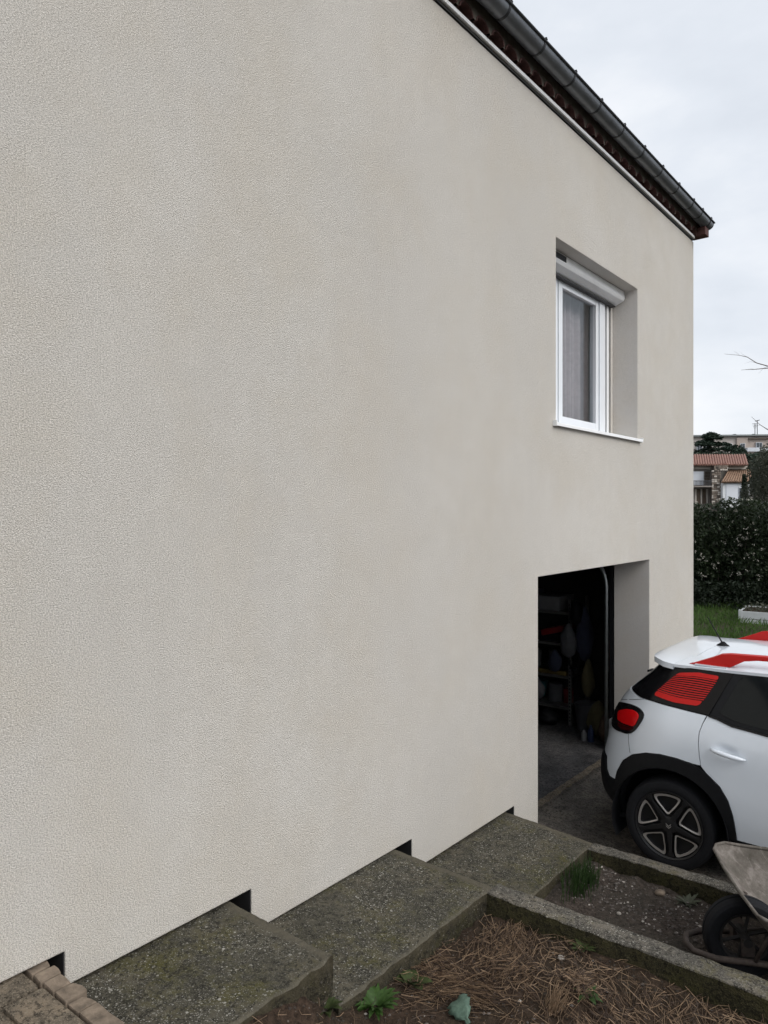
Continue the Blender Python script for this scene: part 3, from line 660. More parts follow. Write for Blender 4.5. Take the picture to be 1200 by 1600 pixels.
# plants
def leaf(m, base, ang, ln, wd, lift, droop, n=5, lobes=0, curl=0.0):
    d = Vector((cos(ang), sin(ang), 0)); s_ = Vector((-sin(ang), cos(ang), 0)); vs = []
    for k in range(n + 1):
        f = k / n; w_ = wd * (sin(pi * (.12 + .88 * f) ** .85) + .06) * (1 + (lobes * (.5 if k % 2 else -.35)))
        c = Vector(base) + d * (ln * f) + Vector((0, 0, lift * f - droop * f * f))
        vs += [c - s_ * w_ + Vector((0, 0, w_ * curl)), c, c + s_ * w_ + Vector((0, 0, w_ * curl))]
    m.add(vs, [(k * 3 + j, k * 3 + j + 1, k * 3 + 4 + j, k * 3 + 3 + j) for k in range(n) for j in range(2)])
def rosette(x, y, z, n, ln, wd, mat, name, label, lobes=.5, up=.5):
    rt = root(name, (x, y, z), label, 'plant')
    for k in range(n):
        m = MB(); a = 2 * pi * k / n * 2.4 + R.uniform(-.3, .3); l = ln * R.uniform(.6, 1.1)
        leaf(m, (x + .01 * cos(a), y + .01 * sin(a), z), a, l, wd * R.uniform(.8, 1.2), l * up * R.uniform(.6, 1.4), l * up * R.uniform(.3, .8), 8, lobes, .4)
        m.build('leaf', mat, rt, smooth=True)
rosette(.69, 2.32, bed1_z(.69, 2.32) + .015, 46, .085, .012, 'weed_leaf', 'dandelion', 'bright green leafy weed growing at the corner of the step', 0.5, .75)
rosette(.70, 2.56, bed1_z(.70, 2.56) + .0, 9, .075, .022, 'moss_leaf', 'weed', 'small dark green weed against the edge of the middle step', .2, .9)
rosette(1.33, 2.93, bed1_z(1.33, 2.93) + .0, 14, .06, .010, 'chive_leaf', 'weed', 'low green weed in the straw left of the tussock', .4, .6)
rosette(1.17, 3.235, bed1_z(1.17, 3.235) + .0, 14, .055, .010, 'moss_leaf', 'weed', 'pale green weed at the foot of the mossy kerb', .4, .7)
rosette(1.30, 4.40, bed2_z(1.30, 4.40) + .0, 18, .075, .009, 'olive_leaf', 'weed', 'faded grey green weed against the far kerb', .3, .6)
rosette(.635, 2.08, bed1_z(.635, 2.08) + .0, 16, .06, .012, 'moss_leaf', 'weed', 'dark clump of weeds under the broken edge of the second step', .5, .8)
# one broad blue-green leaf fallen on the soil
m = MB(); lx, ly = .945, 2.56; lz = bed1_z(lx, ly) + .035; n = 10; vs = []
lu = Vector((.78, -.55, -.10)).normalized(); lw = Vector((.50, .72, .45)).normalized(); ln_ = lu.cross(lw)
for k in range(n + 1):
    f = k / n; w_ = (.046 * sin(pi * min(1, .25 + f * .9)) ** .8 + .004) if f < .8 else .010
    for j in (-2, -1, 0, 1, 2): 
        q = Vector((lx, ly, lz)) + lu * (.125 * f - .05) + lw * (w_ * j / 2 * (1 + .15 * sin(k * 2.3))) + ln_ * (.010 * sin(f * 5) + .008 * (abs(j) % 2) + .004 * sin(k * 3 + j)); vs.append(q)
m.add(vs, [(k * 5 + j, k * 5 + j + 1, k * 5 + 6 + j, k * 5 + 5 + j) for k in range(n) for j in range(4)])
lf = m.build('cabbage_leaf', 'cabbage_leaf', None, smooth=True); tag(lf, 'single broad blue green leaf lying on the straw bed', 'leaf'); lf.modifiers.new('t', 'SOLIDIFY').thickness = .002
# chives
ch = root('chive_clump', (.745, 4.06, .28), 'upright tuft of thin green chive leaves beside the lowest step', 'plant')
m = MB()
for _ in range(230):
    x = R.gauss(.765, .040); y = R.gauss(4.14, .09); z = bed2_z(x, y); h = .12 * R.uniform(.5, 1.25); a = R.random() * 6.28; l = h * R.uniform(.05, .45)
    m.tube([(x, y, z), (x + cos(a) * l * .3, y + sin(a) * l * .3, z + h * .6), (x + cos(a) * l, y + sin(a) * l, z + h)], [.002, .0018, .0006], 3, cap=False)
o = m.build('leaves', 'chive_leaf', ch); o['kind'] = 'stuff'
# dry tussock
m = MB()
ts = root('dry_tussock', (1.22, 2.74, .45), 'small upright tussock of dry straw coloured stems', 'plant')
for _ in range(70):
    x = R.gauss(1.235, .02); y = R.gauss(2.80, .02); z = bed1_z(x, y); h = R.uniform(.04, .11); a = R.gauss(.6, .7); l = h * R.uniform(.2, .8)
    m.tube([(x, y, z - .01), (x + cos(a) * l, y + sin(a) * l, z + h)], [.0018, .0008], 3, cap=False)
o = m.build('stems', 'straw_a', ts); o['kind'] = 'stuff'

# ------------------------------------------------------------------ parked car
def interp(tab,x):
    if x<=tab[0][0]: return tab[0][1]
    for (a,b),(c,d) in zip(tab,tab[1:]):
        if x<=c:
            f=(x-a)/(c-a); return b+(d-b)*f
    return tab[-1][1]
def smooth_tab(tab,x,h=.05):
    return sum(interp(tab,x+h*k)*w for k,w in ((-1,.2),(-.5,.2),(0,.2),(.5,.2),(1,.2)))
WZ=[(.15,.80),(.3,.845),(.45,.868),(.6,.876),(.8,.878),(.92,.872),(1.0,.858),(1.08,.832),(1.15,.806),(1.25,.762),(1.35,.716),(1.43,.676),(1.5,.63)]
XR=[(.15,.20),(.25,.09),(.35,.03),(.5,.02),(.62,.038),(.8,.085),(.95,.138),(1.08,.195),(1.17,.29),(1.25,.385),(1.35,.48),(1.45,.57),(1.55,.64)]
XF=[(.15,4.05),(.25,4.12),(.45,4.16),(.6,4.15),(.75,4.11),(.87,4.03),(.93,3.94),(.98,3.5),(1.03,3.22),(1.1,3.09),(1.2,2.93),(1.35,2.71),(1.45,2.54),(1.55,2.35)]
def rcz(z): return interp([(.3,.60),(.95,.58),(1.1,.50),(1.2,.36),(1.4,.27)],z)
def half(x,z):
    w=smooth_tab(WZ,z,.045)
    # taper toward ends
    if x<1.0: w-=.045*((1.0-x)/1.0)**2
    if x>2.6: w-=.05*((x-2.6)/1.5)**2
    return w
def body(p,z,off=0.0):
    xr=smooth_tab(XR,z,.05); rc=rcz(z)
    xf=smooth_tab(XF,z,.03); rf=.55 if z<.95 else max(.45,.55-(z-.95))
    xc=xr+rc; xd=xf-rf
    if p<xc:
        w=half(xc,z); s=xc-p; q=rc*math.pi/2
        if s<q:
            a=s/rc; x=xc-rc*math.sin(a); y=w-rc*(1-math.cos(a)); nx,ny=-math.sin(a),math.cos(a)
        else:
            x=xr; y=w-rc-(s-q); nx,ny=-1,0
            # slight crown of rear
            x-=.03*(1-(abs(y)/(w-rc+1e-6))**2)
    elif p>xd:
        w=half(xd,z); s=p-xd; q=rf*math.pi/2
        if s<q:
            a=s/rf; x=xd+rf*math.sin(a); y=w-rf*(1-math.cos(a)); nx,ny=math.sin(a),math.cos(a)
        else:
            x=xf+.06*(1-(max(0,w-rf-(s-q))/(w-rf+1e-6))**2); y=w-rf-(s-q); nx,ny=1,0
    else:
        x=p; y=half(p,z); nx,ny=0,1
    return x+nx*off, y+ny*off, z
def pend_r(z):   # p at rear centre line
    xr=smooth_tab(XR,z,.05); rc=rcz(z)
    xc=xr+rc; return xc-rc*math.pi/2-(half(xc,z)-rc)
def pend_f(z):
    xf=smooth_tab(XF,z,.03); rf=.55 if z<.95 else max(.45,.55-(z-.95))
    xd=xf-rf; return xd+rf*math.pi/2+(half(xd,z)-rf)
CX0, CYC = .2, 6.17
car = root('parked_car', (CX0 + 2.08, CYC, 0), 'white compact crossover car with red roof rails backed up to the garage', 'car')
def resample(poly, step=.03):
    out_ = []
    for (a, b) in zip(poly, poly[1:] + poly[:1]):
        n = max(1, int(math.hypot(b[0] - a[0], b[1] - a[1]) / step))
        out_ += [(a[0] + (b[0] - a[0]) * k / n, a[1] + (b[1] - a[1]) * k / n) for k in range(n)]
    return out_
def rounded(poly, r, n=4):
    o_ = []; k = len(poly)
    for i in range(k):
        p, q, s = Vector(poly[i - 1]), Vector(poly[i]), Vector(poly[(i + 1) % k])
        a, b = p - q, s - q; rr = min(r, a.length * .45, b.length * .45); a = q + a.normalized() * rr; b = q + b.normalized() * rr
        for j in range(n + 1):
            t = j / n; o_.append(tuple(a * (1 - t) ** 2 + q * 2 * t * (1 - t) + b * t * t))
    return o_
def smooth_poly(poly, closed=True, n=4):
    k = len(poly); o_ = []
    for i in range(k):
        p0, p1, p2, p3 = [Vector(poly[(i + d) % k]) for d in (-1, 0, 1, 2)]
        for j in range(n):
            t = j / n; o_.append(tuple(.5 * ((2 * p1) + (p2 - p0) * t + (2 * p0 - 5 * p1 + 4 * p2 - p3) * t * t + (3 * p1 - p0 - 3 * p2 + p3) * t ** 3)))
    return o_
def inside_poly(p, poly):
    x, y = p; c = False; j = len(poly) - 1
    for i in range(len(poly)):
        (xi, yi), (xj, yj) = poly[i], poly[j]
        if (yi > y) != (yj > y) and x < (xj - xi) * (y - yi) / (yj - yi) + xi: c = not c
        j = i
    return c
def edge_dist(p, poly):
    d = 9.
    for i in range(len(poly)):
        d = min(d, (p[0] - poly[i][0]) ** 2 + (p[1] - poly[i][1]) ** 2)
    return sqrt(d)
def panel2d(poly, fn, g=.045, step=.03):
    poly = resample(poly, step); xs = [p[0] for p in poly]; ys = [p[1] for p in poly]
    pts = list(poly); x = min(xs)
    i = 0
    while x < max(xs):
        y = min(ys) + (g / 2 if i % 2 else 0)
        while y < max(ys):
            if inside_poly((x, y), poly) and edge_dist((x, y), poly) > g * .55: pts.append((x, y))
            y += g
        x += g * .87; i += 1
    n = len(poly)
    r = delaunay_2d_cdt([Vector(p) for p in pts], [], [list(range(n))], 1, 1e-6)
    vs = [tuple(v) for v in r[0]]; fs = [tuple(f) for f in r[2]]
    return vs, fs
def boundary(fs):
    e = {}
    for f in fs:
        for a, b in zip(f, f[1:] + f[:1]): e[(a, b)] = 1
    return [(a, b) for (a, b) in e if (b, a) not in e]
def body_panel(name, poly, mat, off=0.0, th=.012, parent=None, sides=(1, -1), g=.045, edge_in=.0, step=.03, crown=0.0, dent=None):
    """polygon in (distance round the body, height), laid on the body surface with thickness"""
    vs, fs = panel2d(poly, None, g, step); bd = boundary(fs); pl_ = resample(poly, step); res = []
    for s_ in sides:
        m = MB(); n = len(vs)
        for o_ in (off, off - th):
            for (p, z) in vs:
                c = 0
                if crown and o_ == off:
                    d = min(.06, edge_dist((p, z), pl_)); c = crown * (1 - (1 - d / .06) ** 2)
                if dent:
                    q_ = ((p - dent[0]) / .060) ** 2 + ((z - dent[1] + .13 * (p - dent[0])) / .030) ** 2; c -= .016 * math.exp(-q_ ** 1.5)
                x, y, zz = body(p, z, o_ + c); m.v.append((CX0 + x, CYC - s_ * y, zz))
        m.f = list(fs) + [tuple(i + n for i in reversed(f)) for f in fs] + [(b, a, a + n, b + n) for a, b in bd]; m.mi = [0] * len(m.f)
        res.append(m.build(name, mat, parent or car, smooth=True, auto=50))
    return res
def arcp(cx, cz, r, a0, a1, n=14): return [(cx + r * cos(radians(a0 + (a1 - a0) * k / n)), cz + r * sin(radians(a0 + (a1 - a0) * k / n))) for k in range(n + 1)]
AX, FXL = .695, 3.33
# dark inner shell, added to block light behind the panel gaps, with wheel openings
pe = [(pend_r(z), z) for z in (.30, .45, .6, .75, .9, 1.05, 1.15, 1.25, 1.35, 1.42)]
pf = [(pend_f(z), z) for z in (1.42, 1.3, 1.2, 1.1, 1.03)]
lowf = [(pend_f(z), z) for z in (.86, .7, .5, .3)]
shell = pe + pf + [(3.3, .985), (3.75, .93)] + lowf + [(FXL + .42, .27)] + arcp(FXL, .33, .40, -10, 190) + [(AX + .42, .25)] + arcp(AX, .33, .40, -10, 190) + [(AX - .41, .28)]
body_panel('inner_shell', shell, 'black_plastic', -.02, .02, g=.12, step=.06)
# white panels
qa = [(.915, .792), (.866, .793), (.754, .809), (.637, .812), (.535, .797), (.422, .755), (.340, .690), (.280, .592), (.254, .516)]
quarter = [(-.02, 1.148), (.15, 1.152), (.30, 1.155), (.416, 1.146), (.555, 1.147), (.708, 1.136), (.847, 1.125), (.936, 1.119), (.916, 1.067), (.899, 1.01), (.897, .944), (.905, .856)] + qa + [(.162, .511), (.118, .547), (.083, .633), (-.02, .642)]
body_panel('rear_quarter', quarter, 'car_white', 0, .014)
tail = [(pend_r(z) + .0, z) for z in (.645, .75, .9, 1.05, 1.146)] + [(-.025, 1.148), (-.025, .642)]
body_panel('tailgate', tail, 'car_white', 0, .014)
ra = [(1.143, .335), (1.136, .411), (1.123, .499), (1.093, .595), (1.041, .678), (.955, .749), (.920, .787)]
rdoor = [(.944, 1.118), (1.004, 1.107), (1.103, 1.077), (1.218, 1.066), (1.326, 1.054), (1.6, 1.035), (1.98, 1.02), (2.0, .9), (1.99, .6), (1.95, .33)] + ra + [(.910, .856), (.902, .944), (.904, 1.01), (.921, 1.067)]
rd = body_panel('rear_door', rdoor, 'car_white', 0, .014, g=.018, dent=(1.085, .918))
fdoor = [(1.986, 1.02), (2.4, 1.008), (2.95, .995), (3.0, .9), (2.96, .6), (2.88, .33), (1.956, .33), (1.996, .6), (2.006, .9)]
fd = body_panel('front_door', fdoor, 'car_white', 0, .014, g=.03, dent=(2.085, .918))
fa = arcp(FXL, .33, .475, 175, 20, 12)
fend = [(2.957, .993), (3.3, .972), (3.62, .94), (3.78, .905), (3.82, .72), (3.80, .56)] + fa[::-1] + [(2.855, .34), (2.886, .34), (2.967, .6), (3.007, .9)]
body_panel('fender', fend, 'car_white', 0, .014)
fb = [(3.786, .90), (3.95, .89)] + [(pend_f(z), z) for z in (.88, .75, .6)] + [(4.2, .56), (3.95, .42), (3.83, .45), (3.806, .56), (3.826, .72)]
body_panel('front_bumper', fb, 'car_white', 0, .014)
gr = [(3.86, .56 - .12), (4.21, .55)] + [(pend_f(z), z) for z in (.595, .45, .26)] + [(3.9, .26), (3.78, .30)]
body_panel('grille', gr, 'black_plastic', .004, .014)
hl = rounded([(3.82, .66), (4.05, .64), (4.12, .74), (3.95, .80), (3.82, .77)], .04); body_panel('headlight', hl, 'lamp_clear', .010, .02, crown=.008)
# grey-black lower cladding
ca = [(1.143, .325), (1.136, .408), (1.123, .496), (1.093, .592), (1.041, .675), (.955, .746), (.866, .79), (.754, .806), (.637, .809), (.535, .794), (.422, .752), (.340, .687), (.280, .589), (.256, .512), (.275, .40)]
body_panel('arch_cladding', ca + arcp(AX, .33, .388, 192, 0, 22), 'black_plastic', .012, .045)
body_panel('arch_cladding', arcp(FXL, .33, .472, -3, 183, 22) + arcp(FXL, .33, .388, 183, -3, 22), 'black_plastic', .012, .045)
body_panel('sill_cladding', [(1.10, .20), (2.94, .20), (2.94, .325), (1.15, .325), (1.112, .30)], 'black_plastic', .008, .03)
bump = [(pend_r(z), z) for z in (.30, .40, .5, .636)] + [(-.02, .636), (.079, .628), (.114, .543), (.160, .506), (.252, .508), (.27, .40), (.29, .345), (.24, .31), (.10, .29)]
body_panel('rear_bumper', bump, 'black_plastic', .010, .03, crown=.006)
# greenhouse
qg = [(.265, 1.164), (.32, 1.163), (.416, 1.156), (.555, 1.157), (.708, 1.146), (.847, 1.135), (.950, 1.128), (1.080, 1.405), (.968, 1.420), (.834, 1.411), (.657, 1.402), (.58, 1.402), (.52, 1.402)]
qgl = body_panel('quarter_window', qg, 'gloss_black', -.003, .012)
rw = [(pend_r(z), z) for z in (1.158, 1.25, 1.33, 1.402)] + [(.513, 1.402), (.258, 1.163), (.15, 1.160)]
body_panel('rear_window', rw, 'car_glass', -.004, .012)
dwf = [(.958, 1.127), (1.004, 1.116), (1.103, 1.086), (1.218, 1.075), (1.326, 1.063), (1.6, 1.044), (1.98, 1.029), (1.96, 1.445), (1.6, 1.442), (1.292, 1.432), (1.088, 1.42)]
for o in body_panel('rear_window_frame', dwf, 'black_plastic', -.005, .012): pass
dwg = rounded([(1.015, 1.150), (1.11, 1.118), (1.22, 1.103), (1.6, 1.075), (1.92, 1.06), (1.90, 1.418), (1.6, 1.418), (1.292, 1.410), (1.135, 1.398)], .02)
body_panel('door_glass', dwg, 'car_glass', -.002, .004)
body_panel('window_trim', [(.950, 1.119), (1.004, 1.109), (1.103, 1.079), (1.218, 1.068), (1.326, 1.056), (1.6, 1.037), (1.98, 1.022), (1.98, 1.036), (1.6, 1.051), (1.326, 1.070), (1.218, 1.082), (1.103, 1.093), (1.004, 1.123), (.960, 1.131)], 'gloss_black', .006, .012, g=.03, step=.02)
body_panel('front_window', [(1.986, 1.029), (2.4, 1.017), (2.72, 1.06), (2.62, 1.16), (2.25, 1.43), (1.966, 1.445)], 'car_glass', -.004, .012)
body_panel('windscreen', [(2.76, 1.06)] + [(pend_f(z), z) for z in (1.04, 1.15, 1.25, 1.35, 1.43)] + [(2.33, 1.43), (2.66, 1.16)], 'car_glass', -.004, .012)
# red louvred film on the quarter window
L0 = [(.709, 1.366), (.546, 1.197), (.888, 1.175), (.998, 1.38)]
def quad(u, v):   # u along the bar, v down
    a = Vector(L0[0]) * (1 - v) + Vector(L0[1]) * v; b = Vector(L0[3]) * (1 - v) + Vector(L0[2]) * v; q = a * (1 - u) + b * u
    return (q.x, q.y + .014 * sin(pi * u) * (1 - 2 * v))
nb = 11; bars = [(0.0, .125)] + [(.152 + .069 * k, .152 + .069 * k + .033) for k in range(10)] + [(.835, 1.0)]
for (v0, v1) in bars:
    pol = [quad(u / 8, v0) for u in range(9)] + [quad(u / 8, v1) for u in range(8, -1, -1)]
    big = v1 - v0 > .1
    if v0 == 0.0: pol = rounded([quad(.05, v0), quad(.5, v0), quad(.97, v0), quad(1, v1), quad(.5, v1), quad(0, v1)], .02)
    if v1 == 1.0: pol = rounded([quad(0, v0), quad(.5, v0), quad(1, v0), quad(.96, v1), quad(.5, v1), quad(.04, v1)], .02)
    body_panel('red_bar', pol, 'car_red', .0004, .0012, g=.05, step=.02)
# tail lamps
lo = smooth_poly([(.04, 1.025), (.17, 1.056), (.303, 1.078), (.419, 1.084), (.486, 1.063), (.495, 1.026), (.46, .965), (.418, .913), (.359, .882), (.26, .868), (.12, .858), (.01, .872), (-.03, .94), (-.01, .99)], n=3)
for s_, o in zip((1, -1), body_panel('tail_lamp', lo, 'gloss_black', .008, .02, crown=.010, g=.03, step=.015)):
    li = smooth_poly([(.195, 1.0), (.29, 1.036), (.378, 1.056), (.440, 1.052), (.461, 1.030), (.448, .992), (.424, .955), (.36, .946), (.225, .940), (.19, .96)], n=3)
    body_panel('lens', li, 'lamp_red', .0205, .006, parent=o, sides=(s_,), g=.025, step=.012, crown=.003)
    ld = smooth_poly([(.225, .934), (.36, .940), (.418, .948), (.40, .922), (.35, .905), (.26, .900)], n=3)
    body_panel('lens', ld, 'lamp_dark', .0195, .006, parent=o, sides=(s_,), g=.025, step=.012)
# shut lines of the bumper and of the tailgate
def seam(pts, wd=.003): 
    a = [(p - wd / 2, z) for p, z in pts]; b = [(p + wd / 2, z) for p, z in reversed(pts)]
    return a + b
body_panel('seam', seam([(.361, .880), (.372, .83), (.397, .755)]), 'black_plastic', .0008, .004, g=.1, step=.02)
body_panel('seam', [(.05, 1.050), (.22, 1.088), (.409, 1.134), (.470, 1.150), (.470, 1.147), (.409, 1.1305), (.22, 1.0845), (.05, 1.0465)], 'black_plastic', .0008, .004, g=.1, step=.02)
# door handles in a shallow dish
for (px, prt) in ((.0, rd), (1.0, fd)):
    for s_, o in zip((1, -1), prt):
        m = MB(); pts = []
        for k in range(9):
            f = k / 8; p, z = px + .979 + .222 * f, .919 - .030 * f
            x, y, zz = body(p, z, .010 + .030 * sin(pi * f) ** .6); pts.append((CX0 + x, CYC - s_ * y, zz))
        m.tube(pts, [.006, .012, .015, .016, .016, .016, .015, .012, .006], 10); m.build('handle', 'car_white', o, smooth=True)
# roof with spoiler, seen from above: (x, y) mapped to height
def roof_z(x, y):
    ze = interp([(.40, 1.418), (.50, 1.430), (.6, 1.430), (.68, 1.420), (.9, 1.424), (1.3, 1.435), (1.9, 1.448), (2.4, 1.435), (2.7, 1.405)], x)
    zc = interp([(.40, 1.440), (.50, 1.456), (.6, 1.464), (.75, 1.471), (1.0, 1.480), (1.5, 1.503), (1.9, 1.51), (2.3, 1.495), (2.7, 1.45)], x)
    we = half(x, 1.42) + .004
    q = min(1, abs(y) / we)
    d = max(0, x - .44); tail_ = .020 * max(0, 1 - d / .08) ** 2
    return ze + (zc - ze) * (1 - q ** 5 * .62 - .38 * q ** 2) - tail_
def roof_outline(xa, xb, ra=.0):
    we = lambda x: half(x, 1.42) + .004
    a = [(xa + (xb - xa) * k / 14, we(xa + (xb - xa) * k / 14)) for k in range(15)]
    return a
def roof_panel(name, poly, mat, th, off=0.0, parent=None, g=.04):
    vs, fs = panel2d(poly, None, g, .025); bd = boundary(fs); m = MB(); n = len(vs)
    for o_ in (0, -th): m.v += [(CX0 + x, CYC - y, roof_z(x, y) + off + o_) for x, y in vs]
    m.f = list(fs) + [tuple(i + n for i in reversed(f)) for f in fs] + [(b, a, a + n, b + n) for a, b in bd]; m.mi = [0] * len(m.f)
    return m.build(name, mat, parent or car, smooth=True, auto=55)
def we(x): return half(x, 1.42) + .004
side = [(x, we(x)) for x in (.672, .8, 1.0, 1.3, 1.6, 2.0, 2.35)]
roofp = side + [(2.42, .45), (2.45, 0)] + [(2.42, -.45)] + [(x, -y) for x, y in reversed(side)] + [(.78, -.45), (.80, 0), (.78, .45)]
rf = roof_panel('roof', roofp, 'car_white', .02)
spl = [(.775, .45), (.796, 0), (.775, -.45), (.668, -we(.668)), (.60, -we(.60) + .004), (.545, -.625), (.50, -.57), (.47, -.47), (.455, -.3), (.45, 0), (.455, .3), (.47, .47), (.50, .57), (.545, .625), (.60, we(.60) - .004), (.668, we(.668))]
roof_panel('spoiler', spl, 'car_white', .040)
roof_panel('roof_glass', rounded([(1.25, .40), (2.25, .42), (2.25, -.42), (1.25, -.40)], .06), 'gloss_black', .006, .003)
# roof rails, red, each on two feet
for s_ in (1, -1):
    m = MB(); yr = .640; base = [(.775, 0), (.80, .004), (.93, .055), (.99, .082), (1.05, .090), (1.5, .094), (2.0, .092), (2.12, .084), (2.30, .02), (2.34, 0)]
    lower = [(2.18, 0), (2.08, .03), (1.98, .060), (1.5, .064), (1.22, .060), (1.14, .050), (1.05, 0)]
    top_ = []
    def at(x, h, y): return (CX0 + x, CYC - s_ * y, roof_z(x, min(abs(y), .62)) + h - .004)
    prof = base + lower
    npf = len(prof); ys_ = (yr + .012, yr - .03)
    for yy_ in ys_:
        for (x, h) in prof:
            m.v.append(at(x, h, yy_ - (.012 if h > .05 else 0)))
    tri = delaunay_2d_cdt([Vector(p) for p in prof], [], [list(range(npf))], 1, 1e-6)
    m.f = [tuple(f) for f in tri[2]] + [tuple(i + npf for i in reversed(f)) for f in tri[2]] + [(i, i + npf, (i + 1) % npf + npf, (i + 1) % npf) for i in range(npf)]; m.mi = [0] * len(m.f)
    m.build('roof_rail', 'car_red', car, bevel=.005, smooth=True, auto=40)
    MB().box((CX0 + .82, CYC - s_ * yr - .03, 1.432), (CX0 + 1.03, CYC - s_ * yr + .03, 1.44)).build('rail_seat', 'car_white', car)
# aerial
m = MB(); ax_, az = .84, roof_z(.84, 0); m.lathe([(.034, 0), (.030, .008), (.016, .022), (.008, .034), (.0, .036)], T(CX0 + ax_, CYC, az - .002) @ Matrix.Diagonal((1.5, .8, 1, 1)), 14)
m.tube([(CX0 + ax_ - .006, CYC, az + .02), (CX0 + ax_ - .045, CYC, az + .09), (CX0 + ax_ - .115, CYC, az + .215)], [.006, .0048, .0038], 6); m.build('aerial', 'black_plastic', car, smooth=True, auto=50)
# rear wiper resting on the window
m = MB(); p0 = body(-.30, 1.20, .02); pts = [(CX0 + body(pp, zz, .025)[0], CYC - body(pp, zz, .025)[1], zz) for pp, zz in ((-.36, 1.20), (-.1, 1.23), (.1, 1.27))]
m.tube(pts, [.012, .008, .006], 6); m.build('rear_wiper', 'black_plastic', car)
m = MB(); m.box((CX0 + .020, CYC - .26, .70), (CX0 + .050, CYC + .26, .81)); m.build('number_plate', 'white_box', car, bevel=.004)
# bonnet
def hood_z(x, y): return 1.045 - .05 * (x - 2.95) - .085 * max(0, x - 3.3) ** 2 - .075 * (abs(y) / .8) ** 2.4
m = MB(); hv, hf = panel2d([(2.93, .62), (3.2, .78), (3.55, .77), (3.85, .66), (4.0, .40), (4.05, 0), (4.0, -.40), (3.85, -.66), (3.55, -.77), (3.2, -.78), (2.93, -.62), (3.0, 0)], None, .07)
n = len(hv); bd = boundary(hf)
for d in (0, -.02): m.v += [(CX0 + x, CYC - y, hood_z(x, y) + d) for x, y in hv]
m.f = list(hf) + [tuple(i + n for i in reversed(f)) for f in hf] + [(b, a, a + n, b + n) for a, b in bd]; m.mi = [0] * len(m.f); m.build('bonnet', 'car_white', car, smooth=True, auto=50)
MB().box((CX0 + .3, CYC - .74, .24), (CX0 + 3.85, CYC + .74, .27)).build('underbody', 'black_plastic', car)
MB().box((CX0 + .55, CYC - .55, .27), (CX0 + 3.6, CYC + .55, .5)).build('underbody', 'black_plastic', car)
for s_ in (1, -1):
    x, y, z = body(2.68, 1.07, .09)
    m = MB(); m.prism(rounded([(-.10, -.07), (.09, -.06), (.10, .05), (-.08, .07)], .03), 0, -.05, .06, M=T(CX0 + x, CYC - s_ * y, z + .02)); m.build('door_mirror', 'car_red', car, bevel=.012)
# wheels
def wheel_at(cx, s_):
    yo = CYC - s_ * .868; M = T(CX0 + cx, yo, .316) @ Matrix.Rotation(s_ * pi / 2, 4, 'X')     # local +Z points outward
    ty = MB(); ty.lathe([(.215, -.20), (.29, -.205), (.310, -.185), (.317, -.15), (.317, -.06), (.313, -.03), (.300, -.008), (.275, 0), (.255, -.002), (.240, -.008), (.234, -.02), (.22, -.03)], M, 48)
    wo = ty.build('wheel', 'rubber', car, smooth=True, auto=35)
    rm_ = MB(); rm_.lathe([(.238, -.012), (.234, -.006), (.224, -.012), (.219, -.045), (.09, -.060), (.0, -.062)], M, 40); rm_.build('rim', 'rim_black', wo, smooth=True, auto=40)
    hb = MB(); hb.lathe([(.062, -.06), (.058, -.022), (.03, -.014), (.0, -.013)], M, 24); hb.build('hub_cap', 'rim_black', wo, smooth=True, auto=40)
    for k in range(5):
        a0 = radians(72 * k + (90 if s_ > 0 else 90)) + .06
        ctr = Matrix.Rotation(a0, 4, 'Z')
        pet = smooth_poly([(a_ * 1.075, b_ * 1.075) for a_, b_ in [(.070, 0.0), (.098, .030), (.150, .073), (.180, .085), (.193, .060), (.200, 0), (.193, -.060), (.180, -.085), (.150, -.073), (.098, -.030)]], n=4)
        cen = Vector((.14, 0)); inn = [tuple(cen + (Vector(p) - cen) * .79) for p in pet]; npx = len(pet)
        m = MB(); hh = lambda p, e: -.016 - .10 * max(0, math.hypot(*p) - .12) * .25 + e
        m.v = [tuple(M @ ctr @ Vector((p[0], p[1], hh(p, 0)))) for p in pet] + [tuple(M @ ctr @ Vector((p[0], p[1], hh(p, -.003)))) for p in inn] + [tuple(M @ ctr @ Vector((p[0], p[1], -.05))) for p in inn]
        m.f = [(i, (i + 1) % npx, (i + 1) % npx + npx, i + npx) for i in range(npx)]; m.mi = [0] * npx
        m.f += [(i + npx, (i + 1) % npx + npx, (i + 1) % npx + 2 * npx, i + 2 * npx) for i in range(npx)]; m.mi += [1] * npx
        m.build('rim_opening', ['rim_silver', 'rim_black'], wo, smooth=True, auto=40)
        b0_ = Matrix.Rotation(a0 + pi / 5, 4, 'Z'); m = MB()
        m.prism([(.03, -.020), (.11, -.016), (.18, -.010), (.222, -.028), (.222, .028), (.18, .010), (.11, .016), (.03, .020)], 2, -.05, -.0175, M=M @ b0_); m.build('spoke', 'rim_black', wo, bevel=.004)
    for dz in (.0, .014):   # double chevron on the cap
        m = MB(); m.prism([(-.018, -.012 + dz), (0, .004 + dz), (.018, -.012 + dz), (.018, -.006 + dz), (0, .010 + dz), (-.018, -.006 + dz)], 2, -.0135, -.011, M=M @ Matrix.Rotation(.06 if s_ > 0 else 0, 4, 'Z') @ Matrix.Rotation(0 if s_ < 0 else pi, 4, 'Z')); m.build('emblem', 'rim_silver', wo)
    lin = MB(); lin.lathe([(.40, .02), (.40, -.32), (.0, -.32)], M, 30); lo_ = lin.build('arch_liner', 'black_plastic', car, smooth=True)
    bm = bmesh.new(); bm.from_mesh(lo_.data); bmesh.ops.delete(bm, geom=[v for v in bm.verts if v.co.z < .12], context='VERTS'); bm.to_mesh(lo_.data); bm.free()
for cx in (AX, FXL):
    for s_ in (1, -1): wheel_at(cx, s_)

